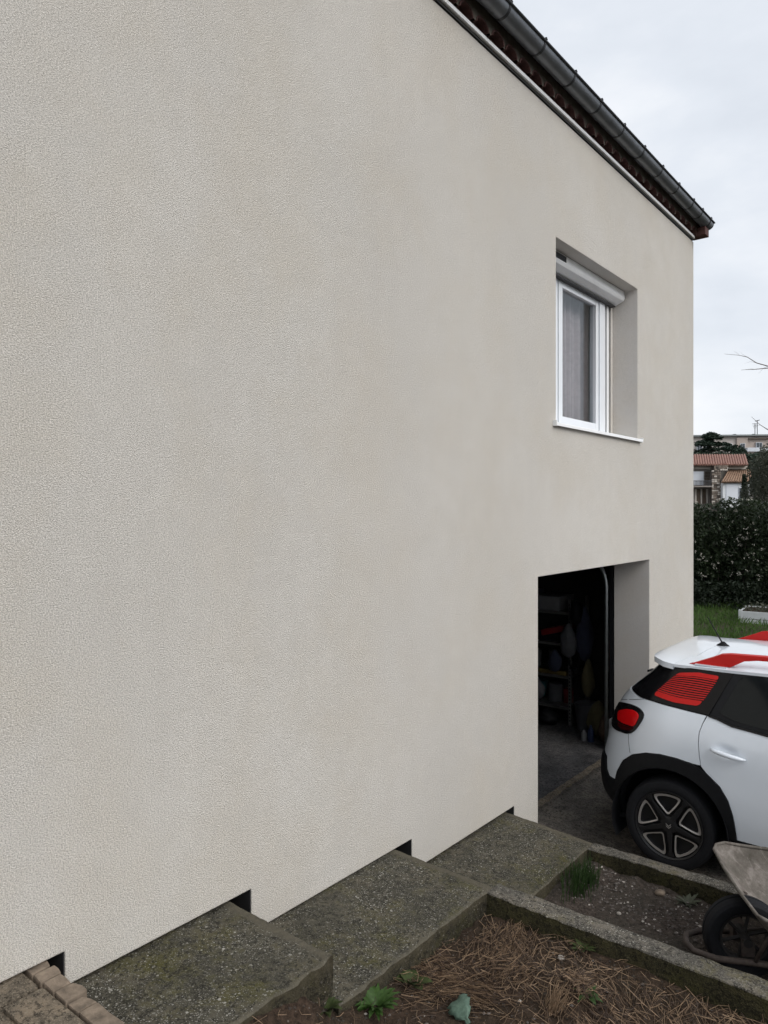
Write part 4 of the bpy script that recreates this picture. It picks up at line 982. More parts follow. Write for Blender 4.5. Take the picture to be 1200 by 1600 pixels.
# ------------------------------------------------------------------ wheelbarrow
BO = Vector((1.70, 3.93, 0)); h_ = Vector((.86, .51, 0)).normalized(); BA = atan2(h_.y, h_.x)      # local +X runs from the wheel to the handles
bar = root('wheelbarrow', (1.70, 3.93, .27), 'old weathered wheelbarrow with dented grey tray standing in the bare bed', 'wheelbarrow')
BM = T(1.70, 3.93, 0) @ rotz(BA)
# tray: rim outline and floor outline lofted, front lip leaning over the wheel
rim = [(.03, .40, .733), (-.02, .375, .731), (-.045, .325, .726), (-.055, .1, .722), (-.055, -.1, .722), (-.045, -.325, .726), (-.02, -.375, .731), (.03, -.40, .733), (.12, -.395, .725), (.45, -.38, .705), (.80, -.35, .69), (.93, -.30, .685), (.95, 0, .68), (.93, .30, .685), (.80, .35, .69), (.45, .38, .705), (.12, .395, .725)]
flo = [(.235, .205, .47), (.21, .19, .47), (.19, .16, .47), (.18, .05, .47), (.18, -.05, .47), (.19, -.16, .47), (.21, -.19, .47), (.235, -.205, .47), (.32, -.21, .46), (.50, -.21, .45), (.68, -.20, .45), (.74, -.17, .45), (.75, 0, .45), (.74, .17, .45), (.68, .20, .45), (.50, .21, .45), (.32, .21, .46)]
n = len(rim); m = MB(); lv = 7
for k in range(lv + 1):
    f = k / lv
    for a, b in zip(rim, flo):
        g = f ** 1.05; p = [a[i] * (1 - g) + b[i] * g for i in range(3)]
        p[2] -= .035 * sin(pi * f) * 1; q = .010 * fbm(p[0] * 5, p[1] * 5, p[2] * 5); m.v.append(tuple(BM @ Vector((p[0], p[1], p[2] + q))))
m.f = [(k * n + i, k * n + (i + 1) % n, (k + 1) * n + (i + 1) % n, (k + 1) * n + i) for k in range(lv) for i in range(n)] + [tuple(lv * n + i for i in range(n))]
m.mi = [0] * len(m.f)
tr = m.build('tray', 'barrow_tray', bar, smooth=True); md = tr.modifiers.new('sub', 'SUBSURF'); md.levels = md.render_levels = 2
md = tr.modifiers.new('t', 'SOLIDIFY'); md.thickness = .004; md.offset = 1
m = MB(); m.tube([BM @ Vector(p) for p in rim + rim[:1]], .008, 8, cap=False); rl = m.build('rolled_rim', 'barrow_tray', bar, smooth=True)
WM = BM @ T(.0, 0, .455) @ Matrix.Rotation(pi / 2, 4, 'X')
m = MB(); prof = [(.118, -.03), (.128, -.042), (.150, -.050), (.172, -.047), (.184, -.036), (.189, -.018), (.1905, -.005), (.186, -.003), (.186, .003), (.1905, .005), (.189, .018), (.184, .036), (.172, .047), (.150, .050), (.128, .042), (.118, .03)]
m.lathe(prof, WM, 48); wt = m.build('wheel', 'rubber', bar, smooth=True, auto=30)
m = MB(); m.lathe([(.120, -.030), (.108, -.028), (.108, .028), (.120, .030)], WM, 36); m.build('rim', 'dark_hub', wt, smooth=True)
m = MB(); m.lathe([(.022, -.07), (.022, .07)], WM, 12); m.lathe([(.0, -.07), (.022, -.07)], WM, 12); m.lathe([(.0, .07), (.022, .07)], WM, 12)
for k in range(6):
    a = k * pi / 3 + .3; m.tube([WM @ Vector((.02 * cos(a), .02 * sin(a), 0)), WM @ Vector((.115 * cos(a), .115 * sin(a), 0))], .009, 6)
m.build('spokes', 'dark_hub', wt)
loop = [(.95, .30, .42), (.45, .24, .40), (.05, .135, .40), (-.16, .12, .40), (-.25, .07, .40), (-.27, 0, .40), (-.25, -.07, .40), (-.16, -.12, .40), (.05, -.135, .40), (.45, -.24, .40), (.95, -.30, .42)]
m = MB(); m.tube([BM @ Vector(p) for p in smooth_poly([q[:2] for q in loop])[:0] or [BM.inverted() @ (BM @ Vector(p)) for p in loop]] if False else [BM @ Vector(p) for p in loop], .015, 8); m.build('frame', 'rust_tube', bar, smooth=True)
for s_ in (1, -1):
    m = MB(); m.tube([BM @ Vector(p) for p in ((.95, .30 * s_, .42), (1.25, .31 * s_, .56), (1.45, .31 * s_, .62))], .015, 8); hd = m.build('handle', 'rust_tube', bar, smooth=True)
    m = MB(); m.tube([BM @ Vector(p) for p in ((1.38, .31 * s_, .60), (1.50, .31 * s_, .635))], .019, 8); m.build('grip', 'black_plastic', hd, smooth=True)
    m = MB(); m.tube([BM @ Vector(p) for p in ((.01, .135 * s_, .41), (.05, .16 * s_, .52), (.07, .19 * s_, .575))], .011, 6); m.build('front_strut', 'rust_tube', bar, smooth=True)
    m = MB(); m.tube([BM @ Vector(p) for p in ((.55, .25 * s_, .41), (.78, .27 * s_, .255), (.92, .27 * s_, .255), (1.0, .30 * s_, .43))], .014, 8); m.build('leg', 'rust_tube', bar, smooth=True)
    m = MB(); m.box((-.03, .062 * s_ - .004, .39), (.03, .062 * s_ + .078 * (s_ > 0) - .0 if s_ > 0 else .062 * s_ + .004, .47), M=BM); m.build('axle_plate', 'rust_tube', bar)

# ------------------------------------------------------------------ things inside the garage
sh = root('shelf_unit', (-2, 8.3, 0), 'perforated steel shelf unit along the garage side wall', 'shelf')
for x in (-1.14, -2.35, -3.5):
    for y in (8.08, 8.56): MB().box((x, y, 0.01), (x + .035, y + .035, 1.48)).build('post', 'shelf_steel', sh)
for k in range(34): MB().box((-1.131, 8.0775, .06 + k * .041), (-1.113, 8.0795, .078 + k * .041)).build('slot', 'dark_gap', sh)
for z in (.19, .55, .93, 1.30): MB().box((-3.47, 8.075, z), (-1.142, 8.60, z + .03)).build('shelf_board', 'shelf_steel', sh)
def item(name, label, cat, mat, fn, group=None, bevel=.008):
    m = MB(); fn(m); o = m.build(name, mat, None, bevel=bevel, smooth=True, auto=40); tag(o, label, cat, group); return o
def bx_(a, b): return lambda m: m.box(a, b)
item('storage_box', 'pale cardboard box at the right end of the top shelf', 'box', 'white_box', bx_((-1.62, 8.10, 1.332), (-1.26, 8.5, 1.50)))
item('storage_box', 'dark blue crate beside the pale box on the top shelf', 'box', 'navy_cloth', bx_((-2.1, 8.10, 1.332), (-1.66, 8.5, 1.54)))
item('storage_box', 'brown cardboard box on the top shelf deep in the garage', 'box', 'card_box', bx_((-2.75, 8.12, 1.332), (-2.2, 8.5, 1.56)))
item('tool_case', 'red tool case lying tilted on the second shelf', 'case', 'red_plastic', lambda m: m.box((-.16, -.15, 0), (.16, .15, .07), M=T(-1.34, 8.26, 1.06) @ Matrix.Rotation(-.25, 4, 'Y')))
item('storage_box', 'dark bin under the red tool case', 'box', 'black_plastic', bx_((-1.6, 8.12, .962), (-1.2, 8.5, 1.06)))
item('storage_box', 'teal crate on the low shelf at the door side', 'box', 'teal_plastic', bx_((-1.9, 8.12, .222), (-1.58, 8.5, .42)))
item('level_tool', 'yellow bar lying along the third shelf', 'tool', 'yellow_plastic', bx_((-1.56, 8.085, .582), (-1.17, 8.16, .63)))
def can(x, y, z, r, hh): return lambda m: (m.lathe([(0, 0), (r, 0), (r, hh), (r * .85, hh + .01), (0, hh + .01)], T(x, y, z), 16))
for i, (x, z, r, hh, mat, lab) in enumerate(((-1.50, .582 + .05, .05, .16, 'grey_bag', 'grey can on the third shelf'), (-1.72, .582, .06, .2, 'white_box', 'white canister on the third shelf left of the grey can'), (-1.95, .582, .07, .22, 'blue_plastic', 'blue canister on the third shelf'), (-1.8, .962, .06, .2, 'grey_bag', 'grey tin on the second shelf'), (-2.1, .962, .07, .18, 'card_box', 'tan tin on the second shelf'), (-1.40, .222, .09, .2, 'grey_bag', 'grey tub on the lowest shelf'), (-1.24, .222, .06, .16, 'red_plastic', 'red tin on the lowest shelf'))):
    item('paint_can', lab, 'can', mat, can(x, 8.3 if 'grey can' not in lab else 8.42, z, r, hh), bevel=0)
def bagf(cx, cy, cz, sx, sy, sz, sd):
    def f(m):
        bm = bmesh.new(); bmesh.ops.create_icosphere(bm, subdivisions=3, radius=1)
        for v in bm.verts:
            q = 1 + .22 * noise.noise(v.co * 2.2 + Vector((sd, 0, 0))); t = (1 - v.co.z) / 2
            v.co = Vector((cx + v.co.x * sx * q * (.35 + .65 * t ** .5), cy + v.co.y * sy * q, cz + v.co.z * sz))
        m.v = [tuple(v.co) for v in bm.verts]; m.f = [tuple(v.index for v in f_.verts) for f_ in bm.faces]; m.mi = [0] * len(m.f); bm.free()
    return f
item('hanging_bag', 'pale grey bag hanging on the shelf post', 'bag', 'grey_bag', bagf(-1.10, 8.0, 1.02, .12, .07, .20, 1), bevel=0)
item('hanging_jacket', 'dark cloth hanging right of the shelf post', 'cloth', 'navy_cloth', bagf(-.95, 8.1, 1.1, .12, .10, .32, 4), bevel=0)
item('bucket', 'pale grey bucket standing on the floor beside the shelf', 'bucket', 'grey_bag', lambda m: m.lathe([(0, .006), (.11, .006), (.14, .29), (.15, .30), (.13, .30), (.10, .02), (0, .02)], T(-.93, 8.12, .0), 20), bevel=0)
item('sack', 'dark olive sack on the garage floor by the door track', 'sack', 'olive_cloth', bagf(-.72, 7.95, .20, .15, .12, .20, 7), bevel=0)
item('sack', 'brown paper sack leaning behind the door track', 'sack', 'wood_brown', bagf(-.56, 7.80, .16, .10, .12, .17, 9), bevel=0)
item('bottle', 'blue plastic bottle on the garage floor', 'bottle', 'blue_plastic', lambda m: m.lathe([(0, .006), (.035, .006), (.035, .12), (.012, .16), (.012, .18), (0, .18)], T(-.70, 7.70, 0), 14), bevel=0)
item('bottle', 'white plastic bottle on the garage floor beside the blue one', 'bottle', 'white_box', lambda m: m.lathe([(0, .006), (.03, .006), (.03, .09), (.012, .12), (0, .12)], T(-.77, 7.68, 0), 14), bevel=0)
for i, (x, lab) in enumerate(((-.60, 'wooden plank leaning against the garage wall'), (-.80, 'wooden handle leaning behind the sacks'))):
    item('plank', lab, 'plank', 'wood_brown', lambda m: m.box((-.03 + .012 * i, -.012, 0), (.03 - .012 * i, .012, 1.0 + .3 * i), M=T(x, 8.28, .01) @ Matrix.Rotation(-.22, 4, 'X')))

for i, (x, y, z, sx, sy, sz, mt, lab) in enumerate(((-1.28, 8.02, .76, .10, .06, .13, 'navy_cloth', 'dark bag hanging off the edge of the second shelf'), (-1.55, 8.03, .40, .16, .07, .14, 'grey_bag', 'crumpled grey bag stuffed on the low shelf'), (-1.36, 8.0, .10, .16, .12, .09, 'black_plastic', 'black bag slumped on the floor under the shelf'), (-.86, 8.0, .62, .08, .10, .22, 'olive_cloth', 'olive cloth hanging above the bucket'), (-1.02, 8.05, 1.34, .10, .09, .14, 'black_plastic', 'dark bundle hung on top of the shelf post'), (-.64, 8.02, .45, .10, .10, .16, 'black_plastic', 'dark bundle on top of the sacks'))):
    item('cloth_bundle', lab, 'bag', mt, bagf(x, y, z, sx, sy, sz, i * 3.3), bevel=0)
item('cable', 'dark cable coil hanging beside the shelf post', 'cable', 'black_plastic', lambda m: m.tube([(-1.04 + .07 * cos(a * .7), 8.02 + .02 * sin(a * 3), .80 + .12 * sin(a * .7)) for a in range(28)], .008, 5), bevel=0)

# ------------------------------------------------------------------ hedge, planter, garden trees
def leafcloud(m, n, fn, size, flat=.0, asp=.5):
    for _ in range(n):
        p = fn()
        if p is None: continue
        c = Vector(p); s_ = size * R.uniform(.6, 1.4)
        d = Vector((R.gauss(0, 1), R.gauss(0, 1), R.gauss(0, 1) * (1 - flat))).normalized(); u = d.orthogonal().normalized(); u = (Matrix.Rotation(R.random() * 6.28, 3, d) @ u)
        if flat and R.random() < flat: u = Vector((u.x, u.y, u.z * .3)).normalized()
        a, b = d * s_, u * s_ * asp
        m.add([c - a, c - b * .9, c + a, c + b * .9 + d.cross(u) * s_ * .25], [(0, 1, 2), (0, 2, 3)])
hg = root('hedge', (-2, 19.2, .2), 'tall dark hedge with small pale flowers behind the lawn', 'hedge')
def hedge_top(x): return 2.72 + .12 * fbm(x * .9, 3) + .06 * fbm(x * 4, 1)
def hp():
    x = R.uniform(-7, 4) if R.random() < .72 else R.uniform(4, 13); zt = hedge_top(x); z = .15 + (zt - .15) * R.random()
    f = 18.55 + .25 * fbm(x * 1.3, z * 1.3, 6) + (.25 if z < .9 else 0)
    dens_ = .65 + .7 * fbm(x * 1.6, z * 1.8, 9)
    if R.random() > dens_ + .25 and z > .8: f += .35
    return (x, f + R.random() ** 2 * .9, z)
m = MB(); leafcloud(m, 100000, hp, .041); o = m.build('foliage', 'hedge_leaf', hg); o['kind'] = 'stuff'
def hp2():
    x = R.uniform(-7, 13); z = .12 + .75 * R.random() ** 1.4; return (x, 18.15 + .2 * fbm(x * 2, z * 2, 4) + .4 * R.random(), z)
m = MB(); leafcloud(m, 9000, lambda: (lambda p: (p[0], p[1] - .03, p[2]))(hp()), .022); o = m.build('foliage', 'olive_leaf', hg); o['kind'] = 'stuff'
m = MB(); leafcloud(m, 18000, hp2, .035); o = m.build('foliage', 'hedge_low', hg); o['kind'] = 'stuff'
m = MB()
for i in range(100): 
    x0_, x1_ = -7 + 20 * i / 100, -7 + 20 * (i + 1) / 100; m.box((x0_, 19.25, .1), (x1_, 19.6, hedge_top(x0_) - .12 - .12 * R.random()))
m.build('core', 'hedge_leaf', hg)
m = MB()
for _ in range(40):
    x = R.uniform(-7, 4); m.tube([(x, 19.2, .1), (x + R.gauss(0, .15), 18.9, 1.2), (x + R.gauss(0, .3), 18.8 + R.gauss(0, .1), 2.3 + .4 * R.random())], [.02, .012, .004], 4, cap=False)
o = m.build('stems', 'bark', hg); o['kind'] = 'stuff'
m = MB()
for _ in range(1300):
    x = R.uniform(-7, 11); z = R.uniform(1.2, 2.85) if R.random() < .8 else R.uniform(.9, 1.5)
    z = min(z, hedge_top(x) + .02)
    if R.random() > .5 + .8 * fbm(x * 1.2, z * 1.2, 20): continue
    f = 18.5 + .25 * fbm(x * 1.3, z * 1.3, 6) - .02
    for _k in range(R.randint(5, 12)): 
        q = Vector((x + R.gauss(0, .025), f + R.gauss(0, .02), z + R.gauss(0, .020))); leafcloud(m, 1, lambda: q, .013, 0, .8)
o = m.build('flowers', 'blossom', hg); o['kind'] = 'stuff'

pb = root('planter_box', (-.6, 16.45, .15), 'low white plank planter box standing on the lawn', 'planter')
PM = T(-1.24, 16.40, .18) @ rotz(.10)
for k in range(2): MB().box((.03, 0, -.05 + .16 * k), (2.1, .03, .10 + .16 * k), M=PM).build('plank', 'planter_white', pb, bevel=.005)
for k in range(2): MB().box((0.0, .032, -.05 + .16 * k), (.028, 1.0, .10 + .16 * k), M=PM).build('plank', 'planter_white', pb, bevel=.005)
for k in range(2): MB().box((.03, 1.0, -.05 + .16 * k), (2.1, 1.03, .10 + .16 * k), M=PM).build('plank', 'planter_white', pb, bevel=.005)
MB().box((-.012, -.012, -.06), (.055, .045, .285), M=PM).build('corner_post', 'planter_white', pb, bevel=.004)
MB().box((.03, .03, -.05), (2.09, .995, .24), M=PM).build('soil', 'soil', pb)
m = MB(); leafcloud(m, 900, lambda: PM @ Vector((R.uniform(.05, 2), R.uniform(.05, .95), .25 + .12 * R.random() ** 2)), .03); o = m.build('herbs', 'olive_leaf', pb); o['kind'] = 'stuff'
def tree_crown(rt, c, rad, n, size, mat, gaps=.5, flat=0.0, sd=0, asp=.5, core=None):
    m = MB()
    def f():
        while True:
            v = Vector((R.uniform(-1, 1), R.uniform(-1, 1), R.uniform(-1, 1))); l = v.length
            if l > 1 or l < .1: continue
            if R.random() > .25 + .75 * l: continue
            k = 1 + .30 * noise.noise(v.normalized() * 2.1 + Vector((sd, 0, 0)))
            p = Vector((v.x * rad[0] * k, v.y * rad[1] * k, v.z * rad[2] * k))
            if noise.noise(p * 1.3 + Vector((0, sd, 3))) < -.32 + .15 * gaps: continue
            return Vector(c) + p
    leafcloud(m, n, f, size, flat, asp); o = m.build('crown', mat, rt); o['kind'] = 'stuff'; return o
bp = site(1222, 26); bt = root('olive_tree', (bp.x, bp.y, 0), 'bushy grey green tree rising behind the hedge at the right edge', 'tree')
tree_crown(bt, (bp.x, bp.y, 3.05), (1.35, 1.35, 1.95), 16000, .055, 'olive_leaf', .2, 0, 3, .35)
m = MB(); m.tube([(bp.x, bp.y, 0), (bp.x + .1, bp.y, 1.4), (bp.x, bp.y + .1, 2.6), (bp.x + .1, bp.y, 3.8)], [.16, .12, .07, .02], 8)
for k in range(26):
    a = R.random() * 6.28; z = R.uniform(1.2, 3.4); l = R.uniform(.6, 1.25); m.tube([(bp.x, bp.y, z), (bp.x + cos(a) * l * .6, bp.y + sin(a) * l * .6, z + .5), (bp.x + cos(a) * l, bp.y + sin(a) * l, z + .9)], [.035, .02, .006], 5)
m.build('trunk', 'bark', bt, smooth=True)
cp_ = site(1163, 31); cs = root('cypress_shrub', (cp_.x, cp_.y, 0), 'small upright conifer in front of the low white wing', 'tree')
m = MB(); leafcloud(m, 3000, lambda: (lambda z, a: (cp_.x + cos(a) * .30 * (1 - z / 4.2) ** .6 * R.random() ** .4, cp_.y + sin(a) * .30 * (1 - z / 4.2) ** .6 * R.random() ** .4, z))(R.uniform(.3, 3.95), R.random() * 6.28), .06); o = m.build('crown', 'hedge_low', cs); o['kind'] = 'stuff'
m = MB(); m.tube([(cp_.x, cp_.y, 0), (cp_.x, cp_.y, 3.2)], [.06, .02], 6); m.build('trunk', 'bark', cs)

# bare tree: trunk outside the frame on the right, thin limbs reach in
tb = site(1330, 22); bt2 = root('bare_tree', (tb.x, tb.y, 0), 'leafless tree whose thin twigs reach in from the right edge', 'tree')
m = MB(); m.tube([(tb.x, tb.y, 0), (tb.x + .05, tb.y, 1.5), (tb.x - .05, tb.y, 3.2), (tb.x, tb.y, 5.0), (tb.x + .1, tb.y, 7)], [.15, .12, .09, .06, .02], 8); m.build('trunk', 'bark', bt2, smooth=True)
tw = MB()
def limb(p, d, ln, r, depth):
    pts = [Vector(p)]; q = Vector(d).normalized()
    for k in range(5):
        q = (q + Vector((R.gauss(0, .13), R.gauss(0, .13), R.gauss(.02, .12)))).normalized(); pts.append(pts[-1] + q * ln / 5)
    tw.tube(pts, [r * (1 - .15 * k) for k in range(6)], 4 if depth else 6, cap=False)
    if depth < 3:
        for k in range(2, 6):
            for _ in range(1 if depth else 2):
                dd = (q + Vector((R.gauss(0, .6), R.gauss(0, .6), R.gauss(.1, .5)))).normalized(); limb(pts[k], dd, ln * R.uniform(.35, .6), r * .45, depth + 1)
LV = -Vector((RV[0], RV[1], 0))
for (z0, dz, ln, r) in ((4.2, .55, 2.6, .03), (5.2, .30, 2.4, .028), (3.6, .25, 2.4, .026), (6.2, .6, 1.6, .02)):
    for s_ in (-1,): limb((tb.x, tb.y, z0), LV * s_ + Vector((R.gauss(0, .2), R.gauss(0, .2), dz)), ln * (.85 if s_ > 0 else 1), r, 0)
for poly_ in (((1330, 640), (1262, 598), (1200, 572), (1182, 567), (1168, 558), (1155, 555), (1132, 553)), ((1262, 598), (1200, 575), (1180, 577), (1158, 578)), ((1330, 700), (1240, 690), (1205, 674), (1188, 664), (1174, 651))):
    pts = [Vector((*site(px, 22)[:2], zat(py, 22))) for px, py in poly_]; k = len(pts); tw.tube(pts, [.022 - .018 * i / (k - 1) for i in range(k)], 5, cap=False)
    for i in range(2, k - 1):
        for _ in range(1): limb(pts[i], LV * .8 + Vector((R.gauss(0, .3), R.gauss(0, .3), R.gauss(0, .5))), R.uniform(.2, .4), .004, 3)
o = tw.build('branches', 'twig', bt2); o['kind'] = 'stuff'

# ------------------------------------------------------------------ neighbouring house with stone chimney
def frame_at(px, t, turn=0.0): return Matrix.Translation(site(px, t)) @ rotz(YAW + turn)
def pm(t): return t / 1155.6
t1 = 44.0; HM = frame_at(1125, t1); FQ = 1155.6
nh = root('neighbour_house', tuple(site(1125, t1)), 'neighbouring house with red tiled roof, balcony and stone chimney beyond the hedge', 'house')
def hx(px, d=0.0): return ((px - 600) * (t1 + d) - 525 * t1) / FQ
def hz(py, d=0.0): return zat(py, t1 + d) if py < 5000 else 0.0
G = 9999
def hbox(name, p0, p1, y0, y1, q0, q1, mat, parent=None):
    """box whose front face (at depth y0) spans p0..p1 across and q0..q1 in height"""
    m = MB(); m.box((hx(p0, y0), y0, hz(q0, y0)), (hx(p1, y0), y1, hz(q1, y0)), M=HM); return m.build(name, mat, parent or nh)
hbox('wall', 1020, 1167, 1.2, 8, G, 731, 'far_cream')
hbox('wall', 1020, 1113, .9, 1.19, G, 760, 'far_grey')
hbox('eave_band', 1018, 1168, .95, 1.35, 733, 728, 'far_cream'); hbox('fascia', 1017, 1169, .6, 1.1, 728, 726, 'far_brown')
hbox('recess_wall', 1030, 1114, 1.12, 1.19, 759, 734.5, 'far_grey')
hbox('shutter', 1080, 1099.5, 1.0, 1.115, 758, 736.5, 'shutter_white')
for i in range(9): hbox('shutter_slat', 1102, 1114, 1.06, 1.115, 757 - i * 2.3, 755.6 - i * 2.3, 'far_brown')
bl = hbox('balcony', 1075, 1114, .2, 1.0, 761, 759, 'far_grey')
for i in range(18): hbox('baluster', 1078 + i * 2.05, 1078.6 + i * 2.05, .24, .27, 759, 751.5, 'iron', bl)
hbox('hand_rail', 1076, 1114, .22, .29, 751.8, 750.8, 'iron', bl)
for i, (a, b, mt) in enumerate(((1086, 1088.5, 'far_cream'), (1089, 1094, 'far_brown'), (1095, 1097, 'far_cream'), (1098, 1103, 'far_brown'), (1104, 1106, 'far_cream'))): hbox('lower_door' if i % 2 else 'lower_post', a, b, .85, .895, 787, 764, mt)
def tiled(name, pa, pb, ya, qa_, yb, qb, pc, pd, cols, mat):
    """tile slope: eave edge pa..pb at depth ya, ridge edge pc..pd at depth yb"""
    m = MB(); rows = 9; A = [(hx(pa, ya), ya, hz(qa_, ya)), (hx(pb, ya), ya, hz(qa_, ya))]; B = [(hx(pc, yb), yb, hz(qb, yb)), (hx(pd, yb), yb, hz(qb, yb))]
    nn = cols * 6
    for r_ in range(rows + 1):
        f = r_ / rows
        for i in range(nn + 1):
            u = i / nn; a = [A[0][k] * (1 - u) + A[1][k] * u for k in range(3)]; b = [B[0][k] * (1 - u) + B[1][k] * u for k in range(3)]
            p = [a[k] * (1 - f) + b[k] * f for k in range(3)]; p[2] += .085 * abs(sin(pi * i / 6)) ** .7 + .012 * (r_ % 2); m.v.append(tuple(HM @ Vector(p)))
    w1 = nn + 1
    m.f = [(r_ * w1 + i, r_ * w1 + i + 1, (r_ + 1) * w1 + i + 1, (r_ + 1) * w1 + i) for r_ in range(rows) for i in range(nn)]; m.mi = [0] * len(m.f)
    o = m.build(name, mat, nh); o.modifiers.new('t', 'SOLIDIFY').thickness = .05; return o
tiled('roof', 1018, 1169.5, .55, 726.8, 3.6, 711.5, 1018, 1165, 38, 'roof_tile_far')
hbox('roof_core', 1019, 1166, 1.3, 3.5, 731, 728, 'far_brown'); hbox('roof_back', 1019, 1163, 3.4, 6.5, 731, 714, 'far_brown')
# stone chimney stack of separate stones
ch_ = hbox('chimney', 1113, 1126, .25, .6, G, 735, 'stone_dark')
hbox('chimney_shaft', 1116.2, 1137.5, .45, .9, 734.9, 727.5, 'stone_dark', ch_)
for (x0_, x1_, z0_, z1_, yq) in ((1112.5, 1126.5, 790, 735, .25), (1116, 1138, 735, 727, .45)):
    q = z0_
    while q > z1_ + 1.2:
        x = x0_
        while x < x1_ - 1:
            w_ = min(R.uniform(2.4, 5.6), x1_ - x); hbox('stone', x + .2, x + w_ - .2, yq - R.uniform(.02, .06), yq + .03, q, q - R.uniform(1.8, 2.5), R.choice(('stone', 'stone', 'stone_dark', 'far_cream')), ch_)
            x += w_
        q -= 2.8
for x_ in (1127, 1131.5, 1136): m = MB(); m.lathe([(.06, 0), (.075, .02), (.06, .16), (.05, .16)], HM @ T(hx(x_, .7), .7, hz(727.5, .7)), 10); m.build('chimney_pot', 'roof_tile_far', ch_)
# low white wing
hbox('wing_wall', 1129.5, 1172, -.05, 1.0, G, 753.5, 'far_white')
hbox('wing_shutter', 1135, 1153, -.09, -.051, 786, 756, 'shutter_white')
wd_ = hbox('window', 1154.5, 1168.5, -.10, -.051, 781, 761.5, 'shutter_white')
for (a, b) in ((1155.3, 1162.6), (1164.2, 1168)): hbox('pane', a, b, -.11, -.101, 779.8, 762.4, 'apt_window', wd_)
hbox('wing_sill', 1153.5, 1169.5, -.17, -.055, 782, 781, 'far_white')
tiled('wing_roof', 1127, 1174, -.3, 753.5, 1.1, 735.5, 1138, 1174, 12, 'roof_tile_wing')
hbox('wing_fascia', 1128, 1172, -.2, -.06, 754.8, 753.6, 'far_brown')

# ------------------------------------------------------------------ apartment block
t2 = 100.0; HM = frame_at(1140, t2, -.10); k2 = pm(t2)
def ax(px): return (px - 1140) * k2
def az_(py): return zat(py, t2)
ab = root('apartment_block', tuple(site(1140, t2)), 'long pale apartment block with flat roof on the skyline', 'building')
def abox(name, x0, x1, y0, y1, z0, z1, mat, parent=None): m = MB(); m.box((x0, y0, z0), (x1, y1, z1), M=HM); return m.build(name, mat, parent or ab)
abox('wall', ax(1000), ax(1330), 0, 11, 0, az_(682), 'apt_wall_pale')
abox('cornice', ax(998), ax(1332), -.5, 11.3, az_(682) + .01, az_(679.6), 'apt_cornice')
abox('wall_panel', ax(1150), ax(1166.5), -.25, -.01, 0, az_(684), 'apt_wall')
abox('wall_panel', ax(1200), ax(1224), -.25, -.01, 0, az_(684), 'apt_wall')
abox('recess', ax(1167), ax(1197.5), -.06, -.01, az_(706), az_(686.5), 'apt_wall')
abox('recess_lintel', ax(1166.8), ax(1198), -.45, -.02, az_(686.8), az_(685.6), 'far_brown')
for i, (a, b, c, d) in enumerate(((1178.5, 1187.5, 701, 692), (1090, 1098, 704, 695), (1104, 1111, 704, 695), (1135, 1143, 701, 693), (1155, 1162, 702, 693), (1210, 1220, 702, 692), (1230, 1240, 702, 692))):
    wq = abox('window', ax(a), ax(b), -.32, -.02, az_(c), az_(d), 'shutter_white')
    abox('pane', ax(a + .7), ax((a + b) / 2 - .4), -.36, -.325, az_(c - .6), az_(d + .6), 'apt_window', wq); abox('pane', ax((a + b) / 2 + .4), ax(b - .7), -.36, -.325, az_(c - .6), az_(d + .6), 'apt_window', wq)
abox('balcony', ax(1160), ax(1199), -1.6, -.5, az_(707), az_(701), 'shutter_white')
for i, px in enumerate((1160.5, 1190.0)):
    c_ = abox('chimney', ax(px - 1.6), ax(px + 1.6), 3, 3.5, az_(680) - .2, az_(677.6), 'apt_wall_pale'); abox('chimney_cap', ax(px - 1.8), ax(px + 1.8), 2.95, 3.55, az_(677.6) + .01, az_(675), 'iron', c_)
def antenna(px, ytop, label, head):
    an = root('antenna', tuple(HM @ Vector((ax(px), 2.5, az_(680)))), label, 'antenna')
    m = MB(); m.tube([HM @ Vector((ax(px), 2.5, az_(681))), HM @ Vector((ax(px), 2.5, az_(ytop)))], .05, 6); m.build('mast', 'iron', an)
    m = MB()
    if head: m.box((-.28, -.1, -.05), (.28, .1, .05), M=HM @ T(ax(px), 2.5, az_(ytop) + .05) @ Matrix.Rotation(-.25, 4, 'Y'))
    else:
        for q in range(4): m.box((-.35 + .05 * q, -.03, -.02), (.35 - .05 * q, .03, .02), M=HM @ T(ax(px), 2.5, az_(ytop) - .2 * q))
    m.build('head', 'iron', an)
antenna(1192.5, 655, 'tall roof mast with a flat head above the apartment block', True)
antenna(1189, 659, 'thin roof aerial just left of the tall mast', False)
antenna(1089.5, 665, 'small roof aerial beside the corner of the near wall', False)

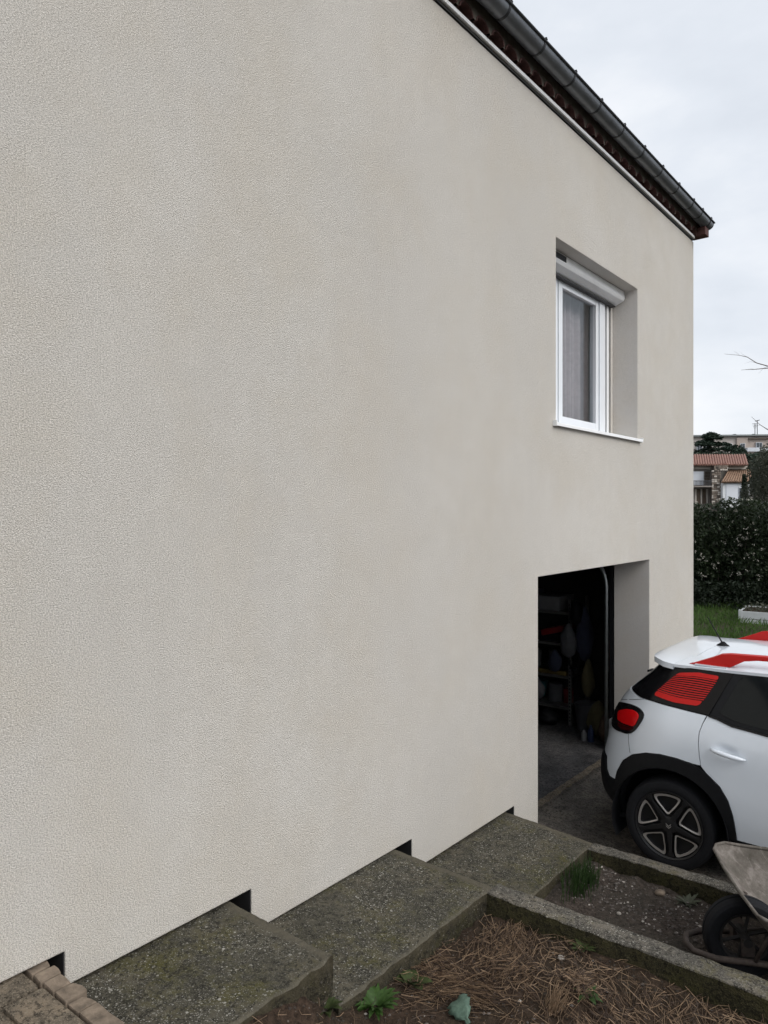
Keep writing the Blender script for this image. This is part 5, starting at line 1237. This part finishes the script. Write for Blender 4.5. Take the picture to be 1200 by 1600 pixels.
# ------------------------------------------------------------------ cedar in front of the block
def cedar(px, t, ztop, rad, pads, label, sd):
    c = site(px, t); rt = root('cedar_tree', (c.x, c.y, 0), label, 'tree'); rr = random.Random(sd)
    m = MB(); m.tube([(c.x, c.y, 0), (c.x + .1, c.y, ztop * .55), (c.x, c.y, ztop * .97)], [.45, .32, .06], 8)
    cr_ = MB()
    for k in range(pads):
        f = (k + .5) / pads; z = ztop - .3 - (1 - f) ** 1.1 * ztop * .52; a = k * 2.4 + rr.uniform(-.3, .3)
        l = rad * (1.0 - f ** 2.2) ** .8 * rr.uniform(.55, 1.0); e_ = Vector((c.x + cos(a) * l, c.y + sin(a) * l, z + rr.uniform(-.1, .3)))
        m.tube([(c.x, c.y, z - .2), ((c.x + e_.x) / 2, (c.y + e_.y) / 2, z + .1), tuple(e_)], [.12, .08, .03], 5)
        for q in range(3):
            w0 = .35 + .32 * q; cc = Vector((c.x, c.y, z)) .lerp(e_, w0); pr = rad * rr.uniform(.22, .36) * (1 - .4 * f)
            leafcloud(cr_, 170, lambda: (lambda u, b: (cc.x + cos(b) * pr * u, cc.y + sin(b) * pr * u, cc.z + .12 + rr.gauss(0, .07) - .30 * u * u))(sqrt(rr.random()), rr.random() * 6.28), .13, .6, .6)
    m.build('trunk', 'bark', rt, smooth=True); o = cr_.build('crown', 'cedar_needle', rt); o['kind'] = 'stuff'
cedar(1110, 80, 10.7, 4.6, 20, 'broad dark cedar in front of the apartment block', 5)
cedar(1148, 77, 9.2, 3.0, 13, 'lower dark cedar right of the broad cedar', 8)
m = MB(); hs = root('shrub_row', tuple(site(1120, 62)), 'dark band of shrubs behind the red tiled roof', 'shrubs', kind='stuff')
for px in range(1060, 1230, 6):
    c = site(px, 62 + 3 * R.random()); zt = zat(711 - 7 * R.random(), 62)
    leafcloud(m, 260, lambda: (c.x + R.gauss(0, .4), c.y + R.gauss(0, .6), zt - abs(R.gauss(0, .9))), .14)
    leafcloud(m, 60, lambda: (c.x + R.gauss(0, .4), c.y + R.gauss(0, .6), R.uniform(.2, zt)), .3)
o = m.build('foliage', 'cedar_needle', hs); o['kind'] = 'stuff'
